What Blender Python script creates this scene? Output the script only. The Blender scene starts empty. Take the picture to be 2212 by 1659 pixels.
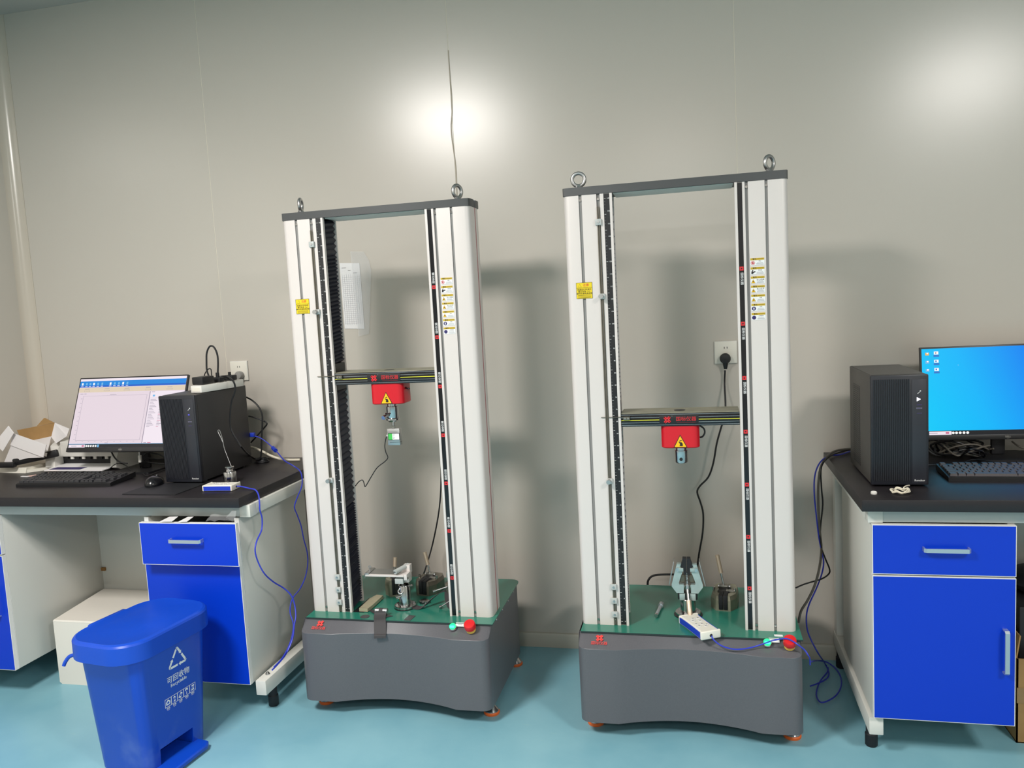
import bpy, bmesh, math, random
from mathutils import Vector, Matrix
PI = math.pi
random.seed(7)
SC = bpy.context.scene
COL = SC.collection

# ------------------------------------------------------------------ camera, world, lights, exposure
cam_d = bpy.data.cameras.new('camera'); cam = bpy.data.objects.new('camera', cam_d); COL.objects.link(cam)
cr, cu, cf = Vector((.97349628, .22238405, -.05338846)), Vector((.02963621, .10880793, .99362092)), Vector((-.22677453, .9688685, -.0993335))
cam.matrix_world = Matrix(((cr.x, cu.x, -cf.x, 0), (cr.y, cu.y, -cf.y, -3.1961), (cr.z, cu.z, -cf.z, 1.4422), (0, 0, 0, 1)))
cam_d.sensor_width = 36; cam_d.lens = 36 * 1735.85 / 2212; cam_d.clip_start = .02
SC.camera = cam
SC.view_settings.view_transform = 'Standard'; SC.view_settings.look = 'None'
SC.view_settings.gamma = 1; SC.view_settings.use_curve_mapping = False
SC.view_settings.exposure = 0.0
w = bpy.data.worlds.new('world'); SC.world = w; w.use_nodes = True
w.node_tree.nodes['Background'].inputs[0].default_value = (.8, .85, .9, 1)
w.node_tree.nodes['Background'].inputs[1].default_value = .1

def area(name, loc, sx, sy, power, col=(1, .955, .91)):
    d = bpy.data.lights.new(name, 'AREA'); d.shape = 'RECTANGLE'; d.size = sx; d.size_y = sy; d.energy = power; d.color = col
    o = bpy.data.objects.new(name, d); o.location = loc; COL.objects.link(o); return o
# two square ceiling panels throw the shadows and highlights, the third lamp is fill
area('panel_and_fill_light', (-1.72, -2.70, 2.845), .6, .6, 124)
area('panel_and_fill_light', (1.86, -3.10, 2.845), .6, .6, 88)
area('panel_and_fill_light', (-.2, -5.2, 2.845), .6, .6, 40)  # added fill lamp that lifts the upper wall, no panel known there

# ------------------------------------------------------------------ materials
def lin(c): 
    c /= 255.; return c / 12.92 if c <= .04045 else ((c + .055) / 1.055) ** 2.4
MATS = {}
def mat(name, rgb, rough=.5, metal=0., spec=.5, var=0., vs=8., bump=0., bs=60., coat=0., emit=None, es=1., trans=0., aniso=0., alpha=1.):
    m = bpy.data.materials.new(name); m.use_nodes = True; nt = m.node_tree; b = nt.nodes['Principled BSDF']
    c = (lin(rgb[0]), lin(rgb[1]), lin(rgb[2]), 1)
    b.inputs['Base Color'].default_value = c; b.inputs['Roughness'].default_value = rough; b.inputs['Metallic'].default_value = metal
    b.inputs['Specular IOR Level'].default_value = spec; b.inputs['Coat Weight'].default_value = coat; b.inputs['Coat Roughness'].default_value = .08
    b.inputs['Transmission Weight'].default_value = trans; b.inputs['Anisotropic'].default_value = aniso; b.inputs['Alpha'].default_value = alpha
    if emit:
        b.inputs['Emission Color'].default_value = (lin(emit[0]), lin(emit[1]), lin(emit[2]), 1); b.inputs['Emission Strength'].default_value = es
    tc = None
    if var or bump: tc = nt.nodes.new('ShaderNodeTexCoord')
    if var:
        n = nt.nodes.new('ShaderNodeTexNoise'); n.inputs['Scale'].default_value = vs; n.inputs['Detail'].default_value = 5
        r = nt.nodes.new('ShaderNodeValToRGB'); r.color_ramp.elements[0].position = .3; r.color_ramp.elements[1].position = .7
        r.color_ramp.elements[0].color = tuple(x * (1 - var) for x in c[:3]) + (1,)
        r.color_ramp.elements[1].color = tuple(min(1, x * (1 + var)) for x in c[:3]) + (1,)
        nt.links.new(tc.outputs['Object'], n.inputs['Vector']); nt.links.new(n.outputs['Fac'], r.inputs[0]); nt.links.new(r.outputs[0], b.inputs['Base Color'])
    if bump:
        n = nt.nodes.new('ShaderNodeTexNoise'); n.inputs['Scale'].default_value = bs; n.inputs['Detail'].default_value = 3
        k = nt.nodes.new('ShaderNodeBump'); k.inputs['Strength'].default_value = bump; k.inputs['Distance'].default_value = .002
        nt.links.new(tc.outputs['Object'], n.inputs['Vector']); nt.links.new(n.outputs['Fac'], k.inputs['Height']); nt.links.new(k.outputs[0], b.inputs['Normal'])
    MATS[name] = m; return m

mat('wall_paint', (198, 191, 181), .27, spec=.75, var=.012, vs=1.2, bump=.015, bs=140)
mat('seam', (226, 218, 202), .6)
mat('sealant', (184, 174, 158), .5)
mat('ceiling_paint', (186, 182, 176), .5)
mat('cove', (198, 188, 174), .22, spec=.6)
mat('base_trim', (186, 182, 170), .35)
# painted epoxy floor: pale teal, faint scuffs
fm = mat('floor_epoxy', (128, 176, 186), .30, spec=.45)
nt = fm.node_tree; b = nt.nodes['Principled BSDF']; tc = nt.nodes.new('ShaderNodeTexCoord')
n1 = nt.nodes.new('ShaderNodeTexNoise'); n1.inputs['Scale'].default_value = 2.2; n1.inputs['Detail'].default_value = 7; n1.inputs['Roughness'].default_value = .6
r1 = nt.nodes.new('ShaderNodeValToRGB'); r1.color_ramp.elements[0].position = .35; r1.color_ramp.elements[1].position = .75
r1.color_ramp.elements[0].color = (lin(120), lin(172), lin(188), 1); r1.color_ramp.elements[1].color = (lin(142), lin(190), lin(202), 1)
nt.links.new(tc.outputs['Object'], n1.inputs['Vector']); nt.links.new(n1.outputs['Fac'], r1.inputs[0])
n2 = nt.nodes.new('ShaderNodeTexNoise'); n2.inputs['Scale'].default_value = 9; n2.inputs['Detail'].default_value = 10
mp = nt.nodes.new('ShaderNodeMapping'); mp.inputs['Scale'].default_value = (1, 7, 1); mp.inputs['Rotation'].default_value = (0, 0, .5)
nt.links.new(tc.outputs['Object'], mp.inputs[0]); nt.links.new(mp.outputs[0], n2.inputs['Vector'])
r2 = nt.nodes.new('ShaderNodeValToRGB'); r2.color_ramp.elements[0].position = .66; r2.color_ramp.elements[1].position = .78
mx = nt.nodes.new('ShaderNodeMix'); mx.data_type = 'RGBA'; mx.inputs['B'].default_value = (lin(160), lin(196), lin(192), 1)
mu = nt.nodes.new('ShaderNodeMath'); mu.operation = 'MULTIPLY'; mu.inputs[1].default_value = .35
nt.links.new(n2.outputs['Fac'], r2.inputs[0]); nt.links.new(r2.outputs[0], mu.inputs[0]); nt.links.new(mu.outputs[0], mx.inputs['Factor'])
nt.links.new(r1.outputs[0], mx.inputs['A']); nt.links.new(mx.outputs['Result'], b.inputs['Base Color'])
rr = nt.nodes.new('ShaderNodeMapRange'); rr.inputs[3].default_value = .24; rr.inputs[4].default_value = .42
nt.links.new(n1.outputs['Fac'], rr.inputs[0]); nt.links.new(rr.outputs[0], b.inputs['Roughness'])
kb = nt.nodes.new('ShaderNodeBump'); kb.inputs['Strength'].default_value = .06; kb.inputs['Distance'].default_value = .004
nb = nt.nodes.new('ShaderNodeTexNoise'); nb.inputs['Scale'].default_value = 14
nt.links.new(tc.outputs['Object'], nb.inputs['Vector']); nt.links.new(nb.outputs['Fac'], kb.inputs['Height']); nt.links.new(kb.outputs[0], b.inputs['Normal'])

mat('alu_white', (220, 212, 208), .42, metal=.15, bump=.03, bs=400)
mat('groove_gray', (140, 138, 136), .5)
mat('cap_dark', (72, 73, 74), .5, bump=.06, bs=500)
mat('base_gray', (92, 92, 97), .36, var=.05, vs=260, bump=.08, bs=500, spec=.6)
mat('plate_green', (44, 122, 104), .22, spec=.55, var=.05, vs=5)
mat('plate_edge', (40, 50, 50), .5)
mat('black', (24, 24, 27), .45)
mat('black_gloss', (20, 20, 24), .22)
mat('black_rubber', (22, 23, 28), .6, bump=.1, bs=200)
mat('bellows_black', (22, 27, 44), .5)
mat('lever_steel', (206, 186, 164), .38, metal=.6)
mat('chrome', (196, 194, 194), .17, metal=1)
mat('steel', (165, 163, 158), .3, metal=1, var=.08, vs=30)
mat('steel_brushed', (190, 190, 190), .38, metal=1)
mat('zinc', (176, 192, 190), .42, metal=.55, var=.08, vs=40)
mat('steel_dark', (120, 114, 102), .34, metal=.7, var=.2, vs=25)
mat('red_paint', (206, 22, 38), .35, spec=.5)
mat('red_plastic', (214, 30, 36), .35)
mat('red_print', (214, 40, 48), .5)
mat('red_bright', (232, 70, 66), .5)
mat('yellow_line', (222, 218, 60), .4)
mat('yellow_plastic', (236, 190, 90), .4)
mat('yellow_label', (232, 204, 24), .45)
mat('amber_label', (244, 190, 14), .45)
mat('gold_label', (196, 164, 36), .45)
mat('white_print', (235, 235, 235), .5)
mat('gray_print', (120, 118, 122), .5)
mat('black_print', (26, 22, 24), .5)
mat('navy_print', (44, 34, 96), .5)
mat('dark_red', (160, 24, 44), .4)
mat('orange_rubber', (226, 106, 44), .5)
mat('green_lamp', (20, 210, 110), .3, emit=(40, 255, 130), es=1.6)
mat('cyan_lamp', (60, 230, 220), .3, emit=(80, 255, 240), es=1.6)
mat('white_plastic', (226, 224, 218), .4)
mat('cream_plastic', (232, 228, 216), .35)
mat('gray_plastic', (150, 148, 144), .4)
mat('blue_plastic', (14, 70, 188), .33, spec=.5, var=.04, vs=12)
mat('blue_grip', (30, 60, 190), .4)
mat('blue_cable', (50, 62, 190), .35)
mat('gray_cable', (104, 98, 90), .4)
mat('white_cable', (228, 220, 200), .4)
mat('worktop_black', (34, 31, 34), .40, bump=.12, bs=350, spec=.4)
mat('bench_white', (214, 213, 206), .42)
mat('bench_steel', (180, 184, 182), .4)
mat('panel_gray', (206, 205, 198), .5)
mat('edge_band', (232, 230, 226), .4)
mat('cab_blue', (0, 54, 192), .36, spec=.4)
mat('handle_silver', (196, 204, 212), .3, metal=.75)
mat('carton_white', (226, 220, 210), .75, bump=.1, bs=30)
mat('box_white', (226, 222, 222), .7)
mat('kraft', (158, 124, 78), .85, var=.08, vs=18)
mat('kraft_dark', (146, 108, 60), .85)
mat('tape_brown', (150, 120, 80), .3)
mat('pc_black', (44, 43, 45), .5, bump=.05, bs=400)
mat('pc_black_lit', (72, 69, 66), .5, bump=.05, bs=400)  # black case again, with light on the right tower put into the colour
mat('pc_top', (64, 62, 60), .45)
mat('pc_front', (28, 30, 38), .42)
mat('pc_strip', (40, 42, 50), .4)
mat('key_black', (44, 44, 48), .45)
mat('key_gray', (74, 70, 74), .42)
mat('bezel', (30, 30, 33), .4)
mat('paper', (234, 232, 232), .7)
mat('paper_pink', (232, 190, 180), .7)
mat('paper_line', (190, 190, 196), .7)
mat('film', (240, 242, 244), .1, alpha=.16, spec=.6)
mat('webbing', (62, 60, 62), .7, bump=.3, bs=500)
mat('cast', (148, 145, 126), .42, metal=.3, var=.15, vs=25)
mat('beige_steel', (176, 168, 142), .5, metal=.3, var=.08, vs=40)
mat('led_white', (255, 255, 255), .4, emit=(230, 225, 255), es=4)
mat('led_blue', (60, 60, 255), .4, emit=(90, 90, 255), es=1.5)
for n_, c_, e_ in (('scr_white', (250, 238, 248), .92), ('scr_pink', (244, 228, 238), .86), ('scr_blue', (20, 140, 230), .9), ('scr_blue2', (20, 100, 210), .9),
                   ('scr_cream', (240, 222, 196), .85), ('scr_gray', (176, 166, 184), .8), ('scr_bar', (44, 46, 52), .5), ('scr_icon', (255, 255, 255), .95),
                   ('scr_red', (220, 110, 150), .8), ('scr_lightblue', (120, 190, 240), .9), ('scr_orange', (250, 190, 90), .9), ('scr_label', (60, 130, 220), .8)):
    mat(n_, (10, 10, 10), .35, spec=.3, emit=c_, es=e_)
# desktop wallpaper: soft blue gradient from the lit screen
wm = mat('scr_wallpaper', (10, 10, 10), .35, spec=.3, emit=(0, 190, 255), es=.95); nt = wm.node_tree; b = nt.nodes['Principled BSDF']
tc = nt.nodes.new('ShaderNodeTexCoord'); g = nt.nodes.new('ShaderNodeSeparateXYZ'); nt.links.new(tc.outputs['Generated'], g.inputs[0])
r1 = nt.nodes.new('ShaderNodeValToRGB'); el = r1.color_ramp.elements; el[0].position = 0; el[0].color = (0, lin(208), 1, 1); el[1].position = 1.05 - .05; el[1].color = (0, lin(105), lin(245), 1)
e = el.new(.42); e.color = (0, lin(186), lin(255), 1)
ma = nt.nodes.new('ShaderNodeMath'); ma.operation = 'MULTIPLY_ADD'; ma.inputs[1].default_value = .22
nt.links.new(g.outputs['Z'], ma.inputs[0]); nt.links.new(g.outputs['X'], ma.inputs[2]); nt.links.new(ma.outputs[0], r1.inputs[0]); nt.links.new(r1.outputs[0], b.inputs['Emission Color'])
# worn, dusty plastic of the bin
bm_ = mat('bin_blue', (22, 66, 190), .32, spec=.5); nt = bm_.node_tree; b = nt.nodes['Principled BSDF']; tc = nt.nodes.new('ShaderNodeTexCoord')
nn = nt.nodes.new('ShaderNodeTexNoise'); nn.inputs['Scale'].default_value = 9; nn.inputs['Detail'].default_value = 6
rp = nt.nodes.new('ShaderNodeValToRGB'); rp.color_ramp.elements[0].position = .52; rp.color_ramp.elements[1].position = .8
sx = nt.nodes.new('ShaderNodeSeparateXYZ'); mr = nt.nodes.new('ShaderNodeMapRange'); mr.inputs[1].default_value = .22; mr.inputs[2].default_value = .1; mr.inputs[3].default_value = 0; mr.inputs[4].default_value = .5
mm = nt.nodes.new('ShaderNodeMath'); mm.operation = 'MULTIPLY'; mx = nt.nodes.new('ShaderNodeMix'); mx.data_type = 'RGBA'
mx.inputs['A'].default_value = (lin(8), lin(66), lin(184), 1); mx.inputs['B'].default_value = (lin(110), lin(130), lin(196), 1)
L = nt.links.new; L(tc.outputs['Object'], nn.inputs['Vector']); L(nn.outputs['Fac'], rp.inputs[0]); L(tc.outputs['Object'], sx.inputs[0]); L(sx.outputs['Z'], mr.inputs[0])
L(rp.outputs[0], mm.inputs[0]); L(mr.outputs[0], mm.inputs[1]); L(mm.outputs[0], mx.inputs['Factor']); L(mx.outputs['Result'], b.inputs['Base Color'])

# ------------------------------------------------------------------ mesh builder
def T(x=0, y=0, z=0, rx=0, ry=0, rz=0):
    return Matrix.Translation((x, y, z)) @ Matrix.Rotation(rz, 4, 'Z') @ Matrix.Rotation(ry, 4, 'Y') @ Matrix.Rotation(rx, 4, 'X')
_TXT = {}
def text_geo(s, size, ext):
    k = (s, round(size, 4), ext)
    if k not in _TXT:
        cv = bpy.data.curves.new('t', 'FONT'); cv.body = s; cv.size = size; cv.align_x = 'CENTER'; cv.align_y = 'CENTER'; cv.extrude = ext; cv.resolution_u = 2
        o = bpy.data.objects.new('t', cv); COL.objects.link(o); bpy.context.view_layer.update()
        me = bpy.data.meshes.new_from_object(o.evaluated_get(bpy.context.evaluated_depsgraph_get()))
        _TXT[k] = ([v.co.copy() for v in me.vertices], [tuple(p.vertices) for p in me.polygons])
        bpy.data.objects.remove(o); bpy.data.curves.remove(cv); bpy.data.meshes.remove(me)
    return _TXT[k]
class MB:
    def __init__(s): s.v = []; s.f = []; s.m = []; s.mats = []
    def mi(s, n):
        if n not in s.mats: s.mats.append(n)
        return s.mats.index(n)
    def add(s, vs, fs, m, M=None):
        o = len(s.v); i = s.mi(m)
        s.v += [(M @ Vector(v))[:] if M else tuple(v) for v in vs]
        for f in fs: s.f.append(tuple(o + k for k in f)); s.m.append(i)
        return s
    def box(s, x0, x1, y0, y1, z0, z1, m, bev=0., M=None, seg=2):
        bm = bmesh.new(); bmesh.ops.create_cube(bm, size=1)
        for v in bm.verts: v.co = ((x0 + x1) / 2 + v.co.x * (x1 - x0), (y0 + y1) / 2 + v.co.y * (y1 - y0), (z0 + z1) / 2 + v.co.z * (z1 - z0))
        if bev: bmesh.ops.bevel(bm, geom=bm.edges[:], offset=bev, segments=seg, affect='EDGES', profile=.5)
        bm.verts.index_update(); s.add([v.co.copy() for v in bm.verts], [[v.index for v in f.verts] for f in bm.faces], m, M); bm.free(); return s
    def cyl(s, p0, p1, r0, m, r1=None, seg=20, M=None):
        p0 = Vector(p0); p1 = Vector(p1); r1 = r0 if r1 is None else r1; d = (p1 - p0).normalized()
        a = d.orthogonal().normalized(); b = d.cross(a)
        vs = [p0 + (a * math.cos(t) + b * math.sin(t)) * r0 for t in [2 * PI * i / seg for i in range(seg)]] + [p1 + (a * math.cos(t) + b * math.sin(t)) * r1 for t in [2 * PI * i / seg for i in range(seg)]]
        fs = [(i, (i + 1) % seg, seg + (i + 1) % seg, seg + i) for i in range(seg)] + [tuple(range(seg))[::-1], tuple(range(seg, 2 * seg))]
        return s.add(vs, fs, m, M)
    def lathe(s, prof, m, M=None, seg=24, ang=2 * PI):
        n = len(prof); vs = []; fs = []
        for i in range(seg):
            t = 2 * PI * i / seg
            vs += [(r * math.cos(t), r * math.sin(t), z) for r, z in prof]
        for i in range(seg):
            j = (i + 1) % seg
            for k in range(n - 1): fs.append((i * n + k, j * n + k, j * n + k + 1, i * n + k + 1))
        fs.append(tuple(i * n for i in range(seg))[::-1]); fs.append(tuple(i * n + n - 1 for i in range(seg)))
        return s.add(vs, fs, m, M)
    def tube(s, pts, r, m, sub=5, seg=8, M=None, closed=False):
        P = [Vector(p) for p in pts]
        if sub > 1:
            Q = []; n = len(P)
            for i in range(n if closed else n - 1):
                g = lambda k: P[k % n] if closed else P[max(0, min(n - 1, k))]
                a, b, c, d = g(i - 1), g(i), g(i + 1), g(i + 2)
                for k in range(sub):
                    t = k / sub; Q.append(.5 * ((2 * b) + (c - a) * t + (2 * a - 5 * b + 4 * c - d) * t * t + (3 * b - a - 3 * c + d) * t ** 3))
            if not closed: Q.append(P[-1])
            P = Q
        n = len(P); tan = [(P[(i + 1) % n] - P[i - 1] if closed else P[min(n - 1, i + 1)] - P[max(0, i - 1)]).normalized() for i in range(n)]
        a = tan[0].orthogonal().normalized(); vs = []
        for i in range(n):
            a = (a - tan[i] * a.dot(tan[i])).normalized(); b = tan[i].cross(a)
            vs += [P[i] + (a * math.cos(2 * PI * k / seg) + b * math.sin(2 * PI * k / seg)) * r for k in range(seg)]
        fs = [(i * seg + k, i * seg + (k + 1) % seg, ((i + 1) % n) * seg + (k + 1) % seg, ((i + 1) % n) * seg + k) for i in range(n if closed else n - 1) for k in range(seg)]
        if not closed: fs += [tuple(range(seg))[::-1], tuple(range((n - 1) * seg, n * seg))]
        return s.add(vs, fs, m, M)
    def prism(s, poly, z0, z1, m, M=None, top=None):
        n = len(poly); q = top or poly
        vs = [(x, y, z0) for x, y in poly] + [(x, y, z1) for x, y in q]
        return s.add(vs, [(i, (i + 1) % n, n + (i + 1) % n, n + i) for i in range(n)] + [tuple(range(n))[::-1], tuple(range(n, 2 * n))], m, M)
    def slab(s, q, t, m, M=None, m2=None):
        q = [Vector(p) for p in q]; nrm = (q[1] - q[0]).cross(q[-1] - q[0]).normalized() * t; n = len(q)
        vs = q + [p + nrm for p in q]
        s.add(vs, [(i, (i + 1) % n, n + (i + 1) % n, n + i) for i in range(n)] + [tuple(range(n, 2 * n))], m, M)
        return s.add(q, [tuple(range(n))[::-1]], m2 or m, M)
    def text(s, t, size, m, M, ext=.0002):
        v, f = text_geo(t, size, ext); return s.add(v, f, m, M)
    def torus(s, R, r, m, M=None, seg=32, sg=12):
        return s.tube([(R * math.cos(2 * PI * i / seg), R * math.sin(2 * PI * i / seg), 0) for i in range(seg)], r, m, sub=1, seg=sg, M=M, closed=True)
    def mesh(s, name, sharp=35):
        me = bpy.data.meshes.new(name); me.from_pydata([tuple(v) for v in s.v], [], s.f)
        for n in s.mats: me.materials.append(MATS[n])
        me.polygons.foreach_set('material_index', s.m); me.polygons.foreach_set('use_smooth', [True] * len(s.f))
        bm = bmesh.new(); bm.from_mesh(me); bmesh.ops.recalc_face_normals(bm, faces=bm.faces); bm.to_mesh(me); bm.free()
        me.set_sharp_from_angle(angle=math.radians(sharp)); me.update(); return me
    def build(s, name, parent=None, M=None, label=None, sharp=35):
        o = bpy.data.objects.new(name, s.mesh(name, sharp)); COL.objects.link(o)
        if parent: o.parent = parent
        if M: o.matrix_local = M
        if label: o['label'] = label
        return o
def thing(name, loc, label, cat, rz=0, group=None):
    o = bpy.data.objects.new(name, None); COL.objects.link(o); o.location = loc; o.rotation_euler = (0, 0, rz); o.empty_display_size = .05
    return tag(o, label, cat, group)
def tag(o, label, cat, group=None):
    o['label'] = label; o['category'] = cat
    if group: o['group'] = group
    return o
def struct(o): o['kind'] = 'structure'; return o
def rrect(x0, x1, y0, y1, r, n=5, corners=(1, 1, 1, 1)):
    out = []
    for k, (cx, cy, a) in enumerate(((x1 - r, y1 - r, 0), (x0 + r, y1 - r, 90), (x0 + r, y0 + r, 180), (x1 - r, y0 + r, 270))):
        if corners[k]:
            for i in range(n + 1): t = math.radians(a + 90 * i / n); out.append((cx + r * math.cos(t), cy + r * math.sin(t)))
        else: out.append(((x1, y1), (x0, y1), (x0, y0), (x1, y0))[k])
    return out
FR = Matrix.Rotation(PI / 2, 4, 'X')          # xy drawing -> xz plane facing -y

# ------------------------------------------------------------------ room
XL, XR, YB, H = -3.0186, 3.4, -6.2, 2.866
fl = struct(MB().box(XL - .12, XR + .1, YB - .1, .05, -.06, 0, 'floor_epoxy').build('floor'))
struct(MB().box(XL - .12, XR + .1, YB - .1, .05, H, H + .05, 'ceiling_paint').build('ceiling'))
wb = struct(MB().box(XL - .12, XR + .1, .0009, .06, 0, H, 'seam').build('wall_back'))
xs = [XL, -2.0485, -.9358, .163, 1.27, 2.38, XR]
for i in range(6):
    MB().box(xs[i] + (.0011 if i else 0), xs[i + 1] - .0011, 0, .006, .0, H, 'wall_paint', .0004, seg=1).build('wall_panel', wb)
struct(MB().box(XL - .12, XL - .0514, YB, .006, 0, H, 'wall_paint').build('wall_left'))
struct(MB().box(XR, XR + .06, YB, .06, 0, H, 'wall_paint').build('wall_right'))
struct(MB().box(XL - .12, XR + .1, YB - .06, YB, 0, H, 'wall_paint').build('wall_front'))
# coved corner strip, back left
R_ = .052; pf = [(XL - R_ + R_ * math.cos(math.radians(a)), -R_ + R_ * math.sin(math.radians(a))) for a in range(0, 91, 9)]
pf = [(XL, 0)] ; cx_, cy_ = XL, -R_
pf = [(XL, -.002)] + [(XL - 0 + -R_ * math.sin(math.radians(a)) * 1.0, -R_ + R_ * math.cos(math.radians(a)) - .002) for a in range(0, 91, 9)]
pf = [(x, y) for x, y in pf]
cv = [(XL + .001, -.0025)] + [(XL - R_ + R_ * (1 - math.sin(math.radians(a))), -.0025 - R_ * (1 - math.cos(math.radians(a)))) for a in range(0, 91, 9)]
struct(MB().prism(cv + [(XL - .06, -.055), (XL - .06, .004), (XL + .001, .004)], .0, H, 'cove').build('trim_1'))
sl = [(.0012, 0), (.0035, .004)]
bd = MB(); zz = [1.70, 1.85, 1.93, 2.0, 2.06, 2.12, 2.17, 2.22, 2.29, 2.37, 2.46]
bd.tube([(-.9358 + dx, -.0005, z) for z, dx in zip(zz, (0, .0, .002, .003, -.001, -.006, -.006, .001, .003, .001, 0))], .0025, 'sealant', seg=8)
bd.build('sealant_bead', wb)
bb = MB(); pr = [(0, 0), (-.012, 0), (-.012, .046), (-.009, .056), (0, .06)]
bb.prism([(-y, z) for y, z in [(0, 0), (.013, 0), (.013, .048), (.008, .058), (0, .061)]], XL, XR, 'base_trim', M=Matrix(((0, 0, 1, 0), (1, 0, 0, -.0005), (0, 1, 0, 0), (0, 0, 0, 1))))
struct(bb.build('baseboard_back'))
struct(MB().box(XL - .0514, XL - .04, YB, -.06, 0, .06, 'base_trim', .002).build('baseboard_left'))

# ------------------------------------------------------------------ testing machines
def flower(b, cx, cz, s, m, M=None, y=0):
    """the maker's mark: four bent bars round a diamond hole"""
    for k in range(4):
        R = Matrix.Translation((cx, y, cz)) @ Matrix.Rotation(k * PI / 2, 4, 'Y')
        arm = [(-.46, .2), (-.2, .46), (0, .28), (.2, .46), (.40, .26), (.13, .06 + .1), (0, .06), (-.13, .16)]
        a = [(-.44, .30), (-.28, .46), (-.02, .27), (.22, .5), (.38, .38), (.1, .09), (-.1, .09)]
        if M: R = M @ R
        b.prism([(x * s, z * s) for x, z in a], -.0003, 0.0004, m, M=R @ Matrix.Rotation(PI / 2, 4, 'X'))
def tri(b, cx, cz, s, m, m2, y=0):
    M = T(cx, y, cz) @ FR
    b.prism([(-s / 2, 0), (s / 2, 0), (0, s * .95)], 0, .0004, m, M=M)
    k = .84; b.prism([(-s / 2 * k, s * .05), (s / 2 * k, s * .05), (0, s * .86)], 0, .0007, m2, M=M)

WARN = (('no', '禁止'), ('man', '请注意'), ('tri', '当心机械'), ('tri', '当心压手'), ('tri', '注意'), ('disc', '必须'), ('disc2', '必须接地'))
def column(parent, mirror):
    W = .69; mx_ = (lambda x: W - x) if mirror else (lambda x: x)
    g1, g2, g3 = ((.059, .068), (.117, .1265), (.134, .149)) if mirror else ((.050, .060), (.107, .118), (.130, .149))
    pl = [(.018, 0), (g1[0], 0), (g1[0], .006), (g1[1], .006), (g1[1], 0), (g2[0], 0), (g2[0], .008), (g2[1], .008), (g2[1], 0), (g3[0], 0), (g3[0], .004), (g3[1], .004), (g3[1], -.001), (.157, -.001),
          (.157, .012), (.07, .012), (.07, .115), (.1505, .115), (.1515, .118), (.1515, .121), (.02, .121), (.004, .116), (0, .104), (0, .074), (.006, .0725), (.006, .0675), (0, .066), (0, .018), (.002, .009), (.009, .002)]
    pl = [(mx_(x), y) for x, y in pl]
    if mirror: pl = pl[::-1]
    b = MB().prism(pl, .347, 1.776, 'alu_white'); b.build('column', parent, sharp=40)
    g = MB()
    for x0, x1, d in ((g1[0] + .0005, g1[1] - .0005, .0058), (g2[0] + .0005, g2[1] - .0005, .0078)):
        a, c = sorted((mx_(x0), mx_(x1))); g.box(a, c, d - .0008, d, .348, 1.775, 'groove_gray')
    g.build('groove_lining', parent)
    if mirror:
        MB().box(W - .0062, W + .0002, .0662, .0728, .348, 1.775, 'dark_red').build('red_stripe', parent)
    for x in ((g1[0] + g1[1]) / 2, (g2[0] + g2[1]) / 2):
        for z in (.365, 1.76):
            MB().cyl((mx_(x), .001, z), (mx_(x), .007, z), .004, 'chrome', seg=12).build('bolt', parent)

def bellows(parent, x0, x1, z0, z1, loose):
    b = MB(); z = z0; vs = []; fs = []; y0, y1 = .0135, .1140
    rows = []; i = 0; n = max(6, int((z1 - z0) / loose)); st = (z1 - z0) / n
    for i in range(n + 1):
        z = z0 + i * st
        rows.append((z, 0)); 
        if i < n: rows.append((z + st * .5, 1))
    for z, o in rows:
        d = .008 * o; k = random.uniform(-1, 1) * st * .08
        xs0, xs1 = sorted((x0, x1)); inner = 1 if x1 > x0 else -1
        xin = x1 - inner * (.008 - d); 
        vs += [(x0, y0 + .008, z), (xin, y0 + .001, z - .004 + k), (xin, y1 - .004 + d * .3, z + .006 + k), (x0, y1 - .006, z + .004)]
    for r in range(len(rows) - 1):
        for k in range(4): fs.append((r * 4 + k, r * 4 + (k + 1) % 4, r * 4 + 4 + (k + 1) % 4, r * 4 + 4 + k))
    b.add(vs, fs, 'bellows_black'); b.build('bellows', parent, sharp=20)

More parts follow.
